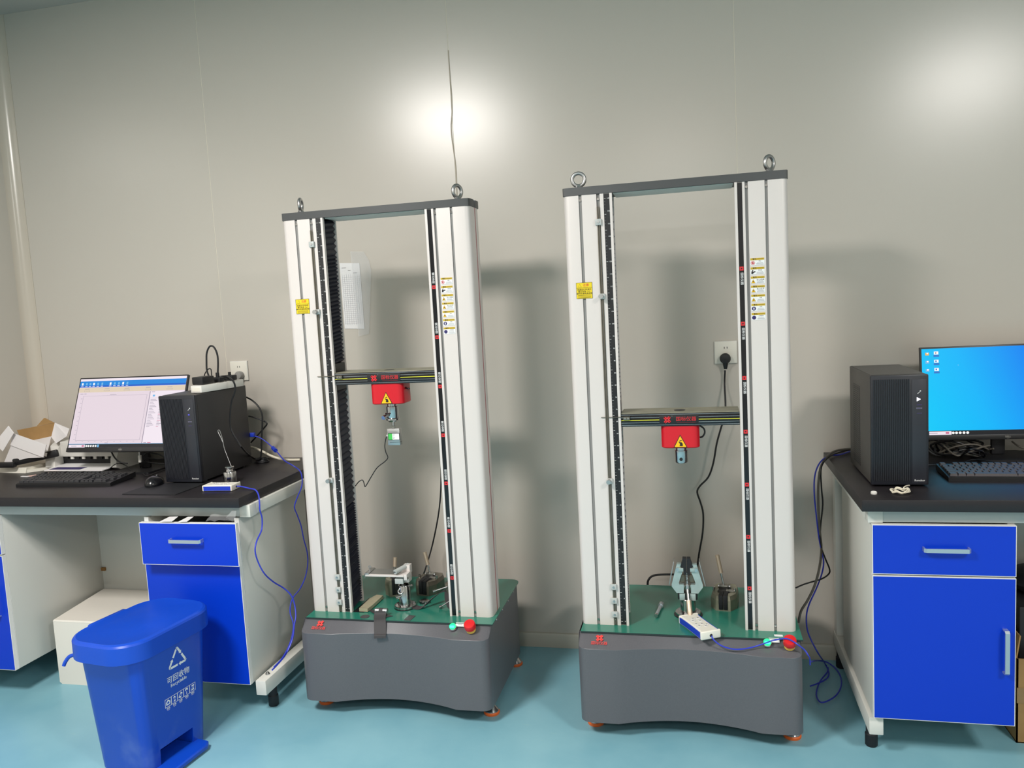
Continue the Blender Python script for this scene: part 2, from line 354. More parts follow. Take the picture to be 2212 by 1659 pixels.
def machine(name, loc, zc, label, logo_flip, bolts, stem):
    t = thing(name, loc, label, 'testing machine')
    W = .69
    # base housing: shallow concave front, rounded corners
    def outline(ins, yf, arc):
        o = []; x0, x1 = -.005 + ins, .697 - ins; r = .035
        for i in range(7): a = math.radians(180 + 15 * i); o.append((x0 + r + r * math.cos(a), yf + r + r * math.sin(a)))
        o.append((.122, yf))
        for i in range(1, 14):
            u = i / 14; o.append((.122 + u * .448, yf + arc * math.sin(PI * u) ** .85))
        o.append((.570, yf))
        for i in range(7): a = math.radians(270 + 15 * i); o.append((x1 - r + r * math.cos(a), yf + r + r * math.sin(a)))
        o.append((x1, -.058)); r = .04
        for i in range(6): a = math.radians(18 * i); o.append((x1 - r + r * math.cos(a), .39 - r + r * math.sin(a)))
        for i in range(6): a = math.radians(90 + 18 * i); o.append((x0 + r + r * math.cos(a), .39 - r + r * math.sin(a)))
        o.append((x0, -.058)); return o
    o1 = outline(0, -.112, .029); ob = outline(0.0, -.112, .045)
    b = MB(); n = len(o1)
    # top slopes up from the front lip to the green plate
    def ztop(y): return .309 if y < -.0605 else .343
    zs = [.074, .080, None, None]
    vs = []
    for (x, y) in ob: vs += [(x, y, .058)]
    for (x, y) in o1: vs.append((x, y, ztop(y) - .0003))
    def inset(x, y, d): 
        return (min(max(x, -.005 + d), .697 - d), max(y + (d if y < .0 else -d if y > .37 else 0), -1))
    for (x, y) in o1: xi, yi = inset(x, y, .0007); vs.append((xi, yi, ztop(y) + .0005))
    fs = []
    for k in range(2):
        fs += [(k * n + i, k * n + (i + 1) % n, (k + 1) * n + (i + 1) % n, (k + 1) * n + i) for i in range(n)]
    b.add(vs, fs, 'base_gray'); b.add(vs[:n], [tuple(range(n))[::-1]], 'black')
    # sloped lid strip and deck
    lip = [v for v in vs[2 * n:] if v[1] < -.03]; lip.sort(key=lambda v: v[0])
    m_ = len(lip); bk = [(v[0], -.05, .3435) for v in lip]
    b.add(lip + bk, [(i, i + 1, m_ + i + 1, m_ + i) for i in range(m_ - 1)], 'base_gray')
    b.box(.0, .692, -.05, .386, .335, .3435, 'base_gray')
    b.build('base_housing', t, sharp=22)
    # green top plate with rounded back corners
    MB().prism(rrect(.001, .703, -.058, .392, .035, corners=(1, 1, 0, 0)), .3437, .347, 'plate_green').build('top_plate', t)
    MB().box(.001, .703, -.0592, -.058, .3415, .3463, 'plate_edge').build('plate_edge', t)
    for y in (.0, .09, .18, .27):
        MB().lathe([(.0001, .0025), (.003, .002), (.0045, 0)], 'chrome', M=T(.6975, y + .02, .333 - .0 * y) @ Matrix.Rotation(PI / 2, 4, 'Y'), seg=10).build('screw', t)
    for x, y in ((.032, -.008), (.67, -.012), (.032, .372), (.67, .375)):
        b = MB().lathe([(.027, 0), (.0285, .003), (.0285, .008), (.026, .011)], 'orange_rubber', M=T(x, y, .0))
        f = b.build('levelling_foot', t)
        MB().lathe([(.0255, .0105), (.0255, .014), (.013, .03), (.009, .033), (.009, .042), (.006, .043), (.006, .09)], 'chrome', M=T(x, y, 0)).build('foot_cone', f)
    # columns, cap
    column(t, False); column(t, True)
    cp = [(.012, -.002), (.678, -.002), (.687, .001), (.691, .01), (.692, .02), (.692, .056), (.685, .060), (.685, .072), (.692, .076), (.692, .112), (.686, .123), (.006, .123), (-.002, .112), (-.002, .076), (.005, .072), (.005, .06), (-.002, .056), (-.002, .010), (.002, .001)]
    MB().prism(cp, 1.7765, 1.8015, 'cap_dark').build('top_beam', t)
    MB().box(.16, .53, .012, .118, 1.7735, 1.7765, 'panel_gray').build('beam_underside', t)
    for x, ang in bolts:
        b = MB().torus(.0205, .0062, 'steel_brushed', M=T(x, .055, 1.8335, 0, 0, ang) @ Matrix.Rotation(PI / 2, 4, 'X'))
        b.lathe([(.017, 0), (.017, .003), (.011, .009), (.008, .014)], 'steel_brushed', M=T(x, .055, 1.8012))
        b.build('eye_bolt', t)
    # bellows, above and below the crosshead
    for x0, x1 in ((.08, .150), (.61, .540)):
        bellows(t, x0, x1, .352, .352 + (zc - .352) * .45, .009)
        bellows(t, x0, x1, .352 + (zc - .352) * .45, zc - .02, .021)
        s_ = sorted((x0, x1))
        MB().box(s_[0], s_[1], .016, .108, zc - .022, zc + .002, 'black').build('bellows_flange', t)
        MB().box(s_[0], s_[1], .016, .108, zc + .043, zc + .075, 'black').build('bellows_flange', t)
        bellows(t, x0, x1, zc + .075, zc + .075 + (1.70 - zc) * .75, .0135)
        bellows(t, x0, x1, zc + .075 + (1.70 - zc) * .75, 1.772, .022)
    # ruler strip with tick marks and numbers
    b = MB().box(.1303, .1487, .0022, .0038, .349, 1.774, 'black')
    for i in range(141):
        z = .36 + i * .01; L_ = .0035 if i % 5 else .0055
        b.box(.1312, .1312 + L_, .0019, .0023, z - .0004, z + .0004, 'white_print' if i % 5 == 0 else 'gray_print')
    for i in range(0, 141, 4):
        b.text(str(i), .0056, 'white_print', T(.1445, .002, .36 + i * .01) @ FR, .0001)
    b.build('scale_strip', t)
    # black strip with printed marks on the other column
    b = MB().box(.5413, .5557, .0022, .0038, .349, 1.774, 'black_gloss')
    for k in range(8):
        z = .487 + k * .1709 + (.0 if logo_flip else .0)
        if z > 1.62: continue
        sgn = -1 if logo_flip else 1
        b.prism([(-.006, -.006), (.006, -.006), (.006, .006), (-.006, .006)], 0, .0003, 'red_print', M=T(.5487, .0022, z) @ FR)
        b.prism([(-.002, -.002), (.002, -.002), (.002, .002), (-.002, .002)], 0, .0005, 'black', M=T(.5487, .0022, z) @ FR)
        for q, ch in enumerate('国标仪器' if logo_flip else '国标仪器'):
            b.text(ch, .0095, 'white_print', T(.5492, .0021, z - sgn * (-.0) + (-1 if logo_flip else 1) * (.017 + q * .0095)) @ FR @ Matrix.Rotation(-PI / 2 if logo_flip else PI / 2, 4, 'Z'))
        b.box(.5430 if logo_flip else .5545, .5434 if logo_flip else .5549, .0019, .0022, z + (-.05 if logo_flip else .013), z + (-.013 if logo_flip else .05), 'gray_print')
    b.build('marked_strip', t)
    # limit rod and its clamps
    b = MB().cyl((.1093, -.003, .350), (.1093, -.003, 1.735), .0019, 'steel_dark', seg=10)
    b.cyl((.1150, -.003, .350), (.1150, -.003, 1.735), .0019, 'steel_dark', seg=10); b.build('limit_rod', t)
    for z in (.387, .434, .482, 1.687):
        b = MB().box(.101, .121, -.0085, -.0005, z - .010, z + .010, 'bench_steel', .0015); b.cyl((.111, -.0105, z), (.111, -.008, z), .0035, 'steel_brushed', seg=12); b.build('rod_clamp', t)
    for z, kx in ((.843, 0), (1.45, 0)):
        b = MB().box(.106, .123, -.009, -.0005, z - .009, z + .009, 'bench_steel', .0015); b.cyl((.111, -.026, z), (.111, -.009, z), .0075, 'steel_brushed', seg=20); b.build('limit_knob', t)
    # crosshead
    b = MB().box(.158, .532, .004, .114, zc, zc + .042, 'black_gloss', .001)
    for z_, h_, m_ in ((.0385, .0011, 'handle_silver'), (.0045, .0008, 'handle_silver'), (.0405, .0006, 'black')):
        b.box(.158, .532, .0022, .0042, zc + z_ - h_ / 2, zc + z_ + h_ / 2, m_)
    for xa, xb in ((.158, .281), (.405, .532)):
        for z_, h_, m_ in ((.0295, .0009, 'handle_silver'), (.021, .0021, 'yellow_line'), (.0125, .0009, 'handle_silver')):
            b.box(xa, xb, .0020, .0042, zc + z_ - h_ / 2, zc + z_ + h_ / 2, m_)
    ch = b.build('crosshead', t)
    b = MB().box(.281, .405, .0016, .0042, zc + .007, zc + .035, 'black', .0003)
    flower(b, .306, zc + .021, .024, 'red_print', y=.0014)
    b.text('国标仪器', .0162, 'red_print', T(.3655, .0013, zc + .022) @ FR)
    b.box(.336, .395, .0012, .0016, zc + .0108, zc + .0114, 'dark_red')
    b.box(.3205, .3225, .0012, .0016, zc + .032, zc + .034, 'gray_print')
    b.build('name_plate', ch)
    b = MB().box(.158, .532, .006, .116, zc + .042, zc + .0445, 'cast'); b.lathe([(.0001, .0003), (.018, .0003), (.019, 0)], 'black', M=T(.345, .055, zc + .0448)); b.build('crosshead_top', ch)
    b = MB().box(.093, .186, -.0045, -.0028, zc + .0325, zc + .0345, 'steel_dark'); b.box(.165, .187, -.004, .0022, zc + .023, zc + .034, 'steel_dark', .001)
    b.cyl((.171, -.006, zc + .029), (.171, -.003, zc + .029), .003, 'chrome', seg=12); b.cyl((.181, -.006, zc + .029), (.181, -.003, zc + .029), .003, 'chrome', seg=12); b.build('limit_arm', t)
    # red load-cell cover
    z0 = zc - .074
    b = MB(); q = rrect(.284, .4065, .008, .106, .022, n=6); q2 = rrect(.287, .4035, .011, .103, .02, n=6)
    b.prism(q, z0 + .003, zc, 'red_paint'); b.prism(q2, z0, z0 + .003, 'red_paint', top=q)
    cvr = b.build('load_cell_cover', t)
    b = MB(); tri(b, .345, z0 + .002, .045, 'black_print', 'amber_label', y=.0076)
    M = T(.345, .0068, z0 + .004) @ FR
    b.prism([(-.003, .004), (.006, 0.003), (.008, .006), (.0065, .013), (.002, .017), (-.001, .015), (-.004, .019), (-.0055, .017), (-.001, .010)], 0, .0003, 'black_print', M=M)
    b.prism([(-.002, .0185), (.005, .022), (.0045, .0235), (-.0035, .021)], 0, .0003, 'black_print', M=M)
    b.build('warning_triangle', cvr)
    # chrome stem under the cell
    if stem == 'short':
        b = MB().lathe([(.019, .004), (.0185, -.014), (.0215, -.015), (.0215, -.052), (.019, -.056), (.017, -.0565)], 'chrome', M=T(.345, .057, z0)); b.lathe([(.005, 0), (.0055, .0012)], 'black', M=T(.345, .0355, z0 - .042) @ Matrix.Rotation(PI / 2, 4, 'X'), seg=16)
        b.build('coupling', t)
        MB().tube([(.40, .05, z0 + .028), (.414, .045, z0 + .030), (.4225, .044, z0 + .043), (.42, .044, z0 + .058), (.405, .044, z0 + .069)], .0028, 'black').build('sensor_lead', t)
    else:
        b = MB().lathe([(.018, .004), (.0175, -.012), (.022, -.013), (.022, -.052), (.020, -.056)], 'chrome', M=T(.345, .057, z0)); b.lathe([(.0245, -.056), (.0245, -.062), (.018, -.068), (.006, -.068), (.006, -.082)], 'chrome', M=T(.345, .057, z0))
        b.cyl((.333, .03, z0 - .042), (.328, .008, z0 - .048), .0075, 'chrome'); b.cyl((.345, .036, z0 - .036), (.333, .012, z0 - .034), .003, 'chrome')
        b.build('coupling', t)
        MB().tube([(.404, .05, z0 + .055), (.41, .04, z0 + .052), (.420, .03, z0 + .052), (.427, .028, z0 + .052)], .003, 'black').build('sensor_lead', t)
    # yellow caution sign and the seven small labels
    b = MB().box(.030, .082, -.0012, -.0003, 1.446, 1.498, 'yellow_label')
    for (x0, x1, z0_, z1_) in ((.030, .082, 1.4972, 1.498), (.030, .082, 1.446, 1.4468), (.030, .0308, 1.446, 1.498), (.0812, .082, 1.446, 1.498), (.03, .082, 1.4805, 1.4813)):
        b.box(x0, x1, -.0015, -.001, z0_, z1_, 'black_print')
    tri(b, .042, 1.4835, .011, 'black_print', 'yellow_label', y=-.0011)
    b.text('注意', .010, 'red_print', T(.062, -.0014, 1.489) @ FR)
    for r_, s_ in ((1.475, '机器运行时请勿'), (1.4685, '靠近夹具 小心'), (1.462, '操作前请阅读说明')): b.text(s_, .0064, 'black_print', T(.056, -.0014, r_) @ FR)
    for r_ in (1.4565, 1.453, 1.4495): b.box(.035, .077, -.0015, -.001, r_ - .0005, r_ + .0005, 'black_print')
    b.build('caution_sign', t, label='yellow caution sign across the left column')
    for k, (kind, txt) in enumerate(WARN):
        x0, x1 = .5745, .6170; z1 = 1.543 - k * .0281; z0_ = z1 - .0232
        b = MB().prism(rrect(x0, x1, z0_, z1, .0015, n=2), .0, .0008, 'white_print', M=FR @ T(0, 0, .0003))
        b.box(x0 + .0008, x1 - .0008, -.0014, -.001, z1 - .0075, z1 - .0008, 'gold_label')
        b.text('警告', .006, 'black_print', T(x0 + .013, -.0015, z1 - .0042) @ FR); b.box(x0 + .021, x1 - .003, -.0016, -.0013, z1 - .0045, z1 - .0038, 'black_print')
        cx, cz = x0 + .008, z0_ + .0075
        if kind == 'no':
            b.torus(.0052, .0007, 'red_print', M=T(cx, -.0013, cz) @ FR, seg=20, sg=6); b.box(-.005, .005, -.0015, -.0011, -.0005, .0005, 'red_print', M=T(cx, 0, cz, 0, PI / 4, 0)); b.box(cx - .002, cx + .002, -.0014, -.0011, cz - .003, cz + .003, 'dark_red')
        elif kind == 'man':
            b.lathe([(.0001, .0004), (.0018, .0003), (.0019, 0)], 'black_print', M=T(cx - .001, -.0011, cz + .0048) @ FR, seg=10)
            b.prism([(-.0055, -.005), (-.0005, -.0055), (.002, -.002), (.006, -.0005), (.009, .001), (.004, .003), (0, .001), (-.001, .0032), (-.0045, .003)], 0, .0004, 'black_print', M=T(cx, -.0011, cz) @ FR)
        elif kind == 'tri': tri(b, cx, cz - .006, .0125, 'black_print', 'amber_label', y=-.0009); b.box(cx - .0018, cx + .0018, -.0019, -.0015, cz - .003, cz, 'black_print')
        else:
            b.lathe([(.0001, .0005), (.006, .0004), (.0062, 0)], 'navy_print', M=T(cx, -.0011, cz) @ FR, seg=18)
            if kind == 'disc': b.prism([(-.002, -.003), (.002, -.003), (.0012, .0035), (-.0012, .0035)], 0, .0007, 'white_print', M=T(cx, -.0011, cz) @ FR)
        if kind == 'tri' and k < 4: b.text(txt, .0058, 'black_print', T(x0 + .029, -.0011, z0_ + .0115) @ FR)
        else: b.text(txt, .0038, 'black_print', T(x0 + .029, -.0011, z0_ + .0125) @ FR)
        for q in (.0075, .0048, .0024): b.box(x0 + .018 + (.0022 if q > .006 else 0), x1 - .003 - (.0022 if q > .006 else 0), -.0013, -.001, z0_ + q - .0004, z0_ + q + .0004, 'gray_print')
        b.build('warning_label', t)
    # buttons and print on the sloping front strip
    SL = lambda x, y: T(x, y, .3095 + (y + .112) / .052 * .034 + .001, math.atan2(.034, .052) * .95, 0, 0)
    xg, yg, xe, ye = (.594, -.074, .66, -.078) if stem == 'short' else (.566, -.074, .632, -.078)
    b = MB().lathe([(.013, 0), (.013, .005), (.0115, .007), (.0001, .007)], 'chrome', M=SL(xg, yg)); sw = b.build('power_switch', t, label='lit green power switch in a chrome ring')
    b = MB().lathe([(.0115, .006), (.0115, .012), (.010, .0135), (.0001, .0135)], 'green_lamp', M=SL(xg, yg)); b.box(-.008, .008, -.009, -.0005, .0134, .0142, 'cyan_lamp', M=SL(xg, yg)); b.build('lamp_cap', sw)
    b = MB().lathe([(.0165, 0), (.0165, .011), (.015, .012)], 'yellow_plastic', M=SL(xe, ye)); es_ = b.build('emergency_stop', t, label='red mushroom emergency stop on a yellow collar')
    b = MB().lathe([(.012, .011), (.019, .014), (.020, .018), (.020, .032), (.018, .0355), (.012, .0365), (.0001, .037)], 'red_plastic', M=SL(xe, ye)); b.build('stop_knob', es_)
    b = MB().box(-.016, .016, -.008, .008, 0, .0006, 'white_print', M=SL(xg + .022, yg + .012)); b.box(-.007, .007, -.002, .002, .0005, .0009, 'paper_line', M=SL(xg + .022, yg + .012)); b.build('switch_label', t)
    b = MB(); flower(b, 0, 0, .026, 'red_bright', M=SL(.066, -.082) @ T(0, .006, .0) @ Matrix.Rotation(-PI / 2, 4, 'X'))
    b.text('国标仪器', .0135, 'red_bright', SL(.066, -.082) @ T(0, -.0145, .0003)); b.build('painted_logo', t)
    return t

mL = machine('tensile_testing_machine', (-1.422, -.559, 0), 1.186, 'gray-based testing machine beside the left bench, with a green-labelled load cell hanging from its crosshead', False, ((.050, 1.80), (.636, 1.08)), 'long')
mR = machine('tensile_testing_machine', (-.410, -.583, 0), 1.0215, 'gray-based testing machine beside the right bench, with nothing hanging from its chrome coupling', True, ((.045, .12), (.642, .82)), 'short')
MB().box(-.013, .013, -.007, .007, 0, .0006, 'white_print', M=T(.632, -.034, .3472)).build('sticker', mR)

# ------------------------------------------------------------------ things on and in the left machine
GP = .347
# S-shaped load cell hanging from the coupling
t = thing('hanging_load_cell', (-1.079, -.492, .957), 'small steel S-shaped load cell with green and white label hanging from the left crosshead', 'load cell')
b = MB().box(-.0235, .0235, -.011, .011, .0, .060, 'steel_brushed', .001); b.box(-.0236, .016, -.0113, .0113, .0475, .0487, 'black'); b.box(-.016, .0236, -.0113, .0113, .0105, .0117, 'black'); b.build('cell_body', t)
b = MB().box(-.0205, .0235, -.0125, -.011, .0185, .0445, 'black'); b.box(-.017, -.004, -.0131, -.0124, .0205, .0425, 'green_label' if 'green_label' in MATS else 'green_lamp') if False else None
mat('green_label', (70, 190, 84), .4)
b.box(-.019, -.004, -.0131, -.0124, .0205, .0425, 'green_label'); b.box(-.004, .022, -.0131, -.0124, .0205, .0425, 'white_print')
for i in range(4): b.box(-.002, .004 + .002 * (i % 2), -.0134, -.013, .0245 + i * .0045, .0255 + i * .0045, 'gray_print')
b.build('rating_label', t)
MB().cyl((0, 0, .058), (0, 0, .078), .0045, 'steel').cyl((0, 0, .062), (0, 0, .068), .008, 'steel', seg=6).build('stud', t)
b = MB().cyl((-.0235, 0, .033), (-.030, 0, .0335), .0042, 'white_plastic'); b.build('cable_gland', t)
PATHS = {
'blueA': [[-1.664,-0.606,0.8305],[-1.640,-0.606,0.829],[-1.605,-0.615,0.8245],[-1.572,-0.632,0.8235],[-1.556,-0.640,0.806],[-1.55,-0.648,0.775],[-1.55,-0.65,0.755],[-1.55,-0.64,0.72],[-1.55,-0.65,0.68],[-1.55,-0.686,0.652],[-1.55,-0.703,0.62],[-1.55,-0.689,0.573],[-1.54,-0.67,0.524],[-1.54,-0.613,0.473],[-1.53,-0.569,0.436],[-1.51,-0.555,0.405],[-1.5,-0.551,0.368],[-1.49,-0.566,0.329],[-1.49,-0.582,0.3],[-1.49,-0.603,0.255],[-1.5,-0.64,0.214],[-1.51,-0.685,0.195],[-1.51,-0.725,0.192]],
'blueB': [[-1.861,-0.16,0.951],[-1.853,-0.16,0.944],[-1.821,-0.16,0.936],[-1.787,-0.16,0.914],[-1.761,-0.16,0.89],[-1.718,-0.2,0.877],[-1.661,-0.25,0.853],[-1.6,-0.3,0.844],[-1.575,-0.296,0.824],[-1.55,-0.324,0.806],[-1.55,-0.331,0.766],[-1.55,-0.375,0.73],[-1.55,-0.402,0.7],[-1.55,-0.386,0.664],[-1.55,-0.363,0.615],[-1.55,-0.35,0.555],[-1.55,-0.332,0.502],[-1.55,-0.332,0.454],[-1.53,-0.396,0.42],[-1.53,-0.447,0.388],[-1.52,-0.515,0.384],[-1.52,-0.543,0.364],[-1.52,-0.552,0.331],[-1.5,-0.571,0.295],[-1.5,-0.6,0.245],[-1.5,-0.66,0.213],[-1.5,-0.728,0.205]],
'pccordL': [[-1.919,-0.33,1.213],[-1.927,-0.33,1.241],[-1.925,-0.33,1.278],[-1.92,-0.33,1.312],[-1.904,-0.33,1.337],[-1.886,-0.33,1.333],[-1.874,-0.33,1.304],[-1.874,-0.33,1.267],[-1.881,-0.33,1.217]],
'pccordL2': [[-1.895,-0.3,1.211],[-1.859,-0.3,1.212],[-1.796,-0.36,1.199],[-1.788,-0.36,1.175],[-1.792,-0.36,1.151],[-1.81,-0.36,1.114],[-1.822,-0.36,1.055],[-1.823,-0.36,1.009],[-1.808,-0.36,0.971],[-1.777,-0.36,0.924],[-1.875,-0.14,0.847],[-1.847,-0.14,0.837],[-1.832,-0.14,0.856],[-1.823,-0.14,0.923],[-1.813,-0.14,0.992],[-1.811,-0.14,1.032],[-1.825,-0.14,1.066],[-1.851,-0.14,1.092],[-1.878,-0.14,1.107]],
'pccordL3': [[-1.887,-0.12,1.023],[-1.859,-0.12,1.016],[-1.823,-0.12,1.003],[-1.803,-0.12,0.989],[-1.82,-0.12,0.969],[-1.856,-0.12,0.936],[-1.887,-0.12,0.908]],
'whiteL': [[-1.904,-0.1,0.884],[-1.884,-0.1,0.88],[-1.852,-0.1,0.867],[-1.81,-0.1,0.846],[-1.767,-0.1,0.832],[-1.723,-0.1,0.827],[-1.673,-0.1,0.827]],
'tinyL': [[-1.942,-0.33,1.215],[-1.936,-0.33,1.23],[-1.92,-0.33,1.246],[-1.908,-0.33,1.244],[-1.908,-0.33,1.218]],
'usbL': [[-2.301,-0.3,0.873],[-2.305,-0.3,0.859],[-2.345,-0.247,0.824],[-2.246,-0.358,0.824],[-2.197,-0.394,0.824],[-2.206,-0.324,0.824],[-2.204,-0.278,0.824]],
'moncordL': [[-2.439,-0.3,0.91],[-2.426,-0.3,0.884],[-2.404,-0.3,0.864],[-2.366,-0.3,0.857]],
'kbcordL': [[-2.437,-0.364,0.83],[-2.388,-0.385,0.85],[-2.397,-0.34,0.86],[-2.395,-0.311,0.86],[-2.404,-0.263,0.84],[-2.301,-0.344,0.825]],
'loopL': [[-2.299,-0.28,0.885],[-2.275,-0.28,0.898],[-2.22,-0.28,0.89],[-2.197,-0.28,0.874],[-2.234,-0.28,0.87],[-2.282,-0.28,0.875],[-2.297,-0.28,0.863],[-2.258,-0.28,0.855],[-2.2,-0.28,0.85]],
'cordR': [[0.098,-0.02,1.144],[0.095,-0.02,1.091],[0.095,-0.06,1.006],[0.087,-0.06,0.962],[0.073,-0.06,0.917],[0.058,-0.06,0.864],[0.044,-0.06,0.792],[0.024,-0.06,0.737],[-0.009,-0.06,0.701],[-0.02,-0.06,0.677],[-0.009,-0.06,0.637],[0.0,-0.06,0.591],[-0.004,-0.06,0.517],[-0.02,-0.06,0.433],[-0.029,-0.06,0.368],[-0.031,-0.1,0.322]],
'cordR2': [[-0.218,-0.14,0.328],[-0.216,-0.14,0.345],[-0.203,-0.14,0.362],[-0.179,-0.14,0.37],[-0.123,-0.14,0.373],[-0.092,-0.14,0.372]],
'cordL': [[-1.041,-0.1,0.798],[-1.05,-0.1,0.692],[-1.064,-0.1,0.604],[-1.086,-0.1,0.515],[-1.11,-0.1,0.436],[-1.102,-0.2,0.394],[-1.112,-0.2,0.371]],
'sbeamcord': [[-1.107,-0.492,0.991],[-1.115,-0.492,0.975],[-1.12,-0.492,0.95],[-1.117,-0.492,0.928],[-1.111,-0.492,0.91],[-1.124,-0.492,0.895],[-1.155,-0.492,0.873],[-1.179,-0.492,0.842],[-1.199,-0.492,0.813],[-1.209,-0.492,0.802],[-1.212,-0.492,0.818],[-1.218,-0.492,0.827],[-1.232,-0.492,0.82],[-1.261,-0.46,0.797]],
'blueR1': [[.014,-.668,.362],[.021,-.676,.350],[.043,-.680,.334],[.074,-.684,.3265],[.102,-.684,.3265],[.138,-.676,.331],[0.179,-0.68,0.349],[0.202,-0.688,0.362],[0.241,-0.682,0.366],[0.269,-0.696,0.356],[0.292,-0.687,0.334],[.302,-.69,.318],[.309,-.665,.298],[.312,-.647,.269]],
'blueR2': [[0.315,-0.624,0.268],[0.4,-0.132,0.05],[0.444,-0.053,0.01],[0.467,-0.098,0.01],[0.476,-0.165,0.01],[0.467,-0.239,0.01],[0.441,-0.311,0.01],[0.406,-0.359,0.01],[0.378,-0.375,0.01],[0.37,-0.336,0.01],[0.378,-0.284,0.01],[0.401,-0.21,0.01],[0.434,-0.14,0.01],[0.443,-0.1,0.01]],
'blueR3': [[0.541,-0.031,0.826],[0.497,-0.092,0.826],[0.463,-0.107,0.826],[0.422,-0.2,0.831],[0.402,-0.2,0.801],[0.392,-0.2,0.759],[0.391,-0.2,0.7],[0.396,-0.2,0.632],[0.404,-0.2,0.546],[0.414,-0.2,0.486],[0.419,-0.2,0.452],[0.412,-0.2,0.409],[0.377,-0.3,0.384],[0.355,-0.3,0.333],[0.345,-0.3,0.29],[0.347,-0.3,0.239],[0.361,-0.3,0.197],[0.383,-0.3,0.152],[0.437,-0.078,0.012],[0.439,-0.143,0.012],[0.426,-0.193,0.012],[0.393,-0.233,0.012],[0.358,-0.263,0.012]],
'blackR': [[0.547,0.004,0.828],[0.493,-0.066,0.828],[0.448,-0.151,0.828],[0.421,-0.2,0.815],[0.414,-0.2,0.784],[0.416,-0.2,0.717],[0.419,-0.2,0.666],[0.41,-0.2,0.581],[0.409,-0.2,0.521],[0.424,-0.2,0.469],[0.439,-0.2,0.427],[0.435,-0.2,0.409],[0.401,-0.28,0.419],[0.362,-0.28,0.405],[0.338,-0.28,0.396],[0.312,-0.28,0.383]],
'greyR': [[0.55,0.02,0.832],[0.488,-0.05,0.832],[0.438,-0.171,0.832],[0.413,-0.2,0.798],[0.405,-0.2,0.734],[0.404,-0.2,0.649],[0.408,-0.2,0.563],[0.412,-0.2,0.504],[0.391,-0.3,0.468],[0.374,-0.3,0.401],[0.351,-0.3,0.349],[0.327,-0.3,0.306],[0.318,-0.3,0.263]],
}
def cable(key, r, m, name, label, cat='cable', group=None, off=(0, 0, 0), extra=None, build=None):
    P = PATHS[key] if isinstance(key, str) else key
    P = [(p[0], min(p[1], -.012), max(p[2], r + .001)) for p in P]; o0 = Vector(P[0]) if not extra else Vector(P[0])
    t = MB().tube([Vector(p) - o0 for p in P], r, m, sub=4)
    o = t.build(name); o.location = o0
    tag(o, label, cat, group); return o
cable([(-1.109, -.492, .9905)] + PATHS['sbeamcord'][1:], .0018, 'black', 'sensor_cable', 'thin black cord running from hanging load cell to the folded bellows')

# table fixture on its chrome pedestal
t = thing('platform_fixture', (-1.083, -.491, GP), 'aluminium platform fixture with roller, standing on a chrome pedestal inside the left machine', 'test fixture')
b = MB().lathe([(.041, 0), (.041, .003), (.038, .004)], 'black', M=T(0, 0, 0)); b.build('gasket', t)
b = MB().lathe([(.040, .004), (.040, .011), (.038, .0125), (.0235, .0125), (.0225, .020), (.0225, .083), (.021, .086), (.017, .0865), (.0165, .060), (.0001, .060)], 'chrome'); b.build('pedestal', t)
for a in (.5, 2.1, 3.6, 5.2): MB().cyl((.031 * math.cos(a), .031 * math.sin(a), .0115), (.031 * math.cos(a), .031 * math.sin(a), .0175), .005, 'steel_brushed', seg=6).build('flange_bolt', t)
b = MB().cyl((-.004, -.015, .05), (-.022, -.034, .047), .0058, 'chrome'); b.torus(.009, .003, 'chrome', M=T(-.006, -.022, .068, PI / 2 - .4, .5, 0)); b.cyl((.018, .006, .076), (.03, .0, .085), .004, 'chrome'); b.build('locking_pin', t)
b = MB().cyl((-.004, 0, .055), (-.004, 0, .096), .0042, 'steel_brushed'); b.cyl((-.004, 0, .078), (-.004, 0, .084), .009, 'steel', seg=6); b.build('rod', t)
MB().box(-.026, .006, -.022, .030, .096, .115, 'bench_steel', .001).build('clamp_block', t)
MB().box(-.016, .004, -.006, .018, .115, .124, 'steel_brushed').build('spacer', t)
b = MB().box(-.139, .012, -.030, .036, .124, .131, 'alu_white', .0006); b.box(-.130, -.012, -.024, .034, .1312, .1324, 'steel_brushed'); tp = b.build('platform', t)
b = MB().box(-.140, -.124, -.030, .036, .1312, .136, 'steel_brushed', .001); b.cyl((-.132, .004, .136), (-.132, .004, .146), .0032, 'steel_brushed'); b.torus(.0042, .0014, 'steel_brushed', M=T(-.132, .004, .149) @ FR, seg=16, sg=6); b.cyl((-.139, -.029, .118), (-.139, -.029, .131), .002, 'steel'); b.build('end_stop', tp)
b = MB().box(-.004, .022, .012, .036, .124, .156, 'alu_white', .0012); b.box(.012, .024, -.028, .018, .112, .134, 'alu_white', .001); b.box(.004, .020, .0, .034, .094, .126, 'alu_white', .001); b.build('roller_bracket', t)
b = MB().cyl((-.018, -.034, .145), (.010, .030, .1505), .0085, 'bench_steel'); b.box(-.0255, -.0105, -.0356, -.0338, .1442, .1458, 'black'); b.build('roller', t)
MB().cyl((.012, -.020, .117), (.026, -.022, .119), .004, 'steel').build('thumb_screw', t)

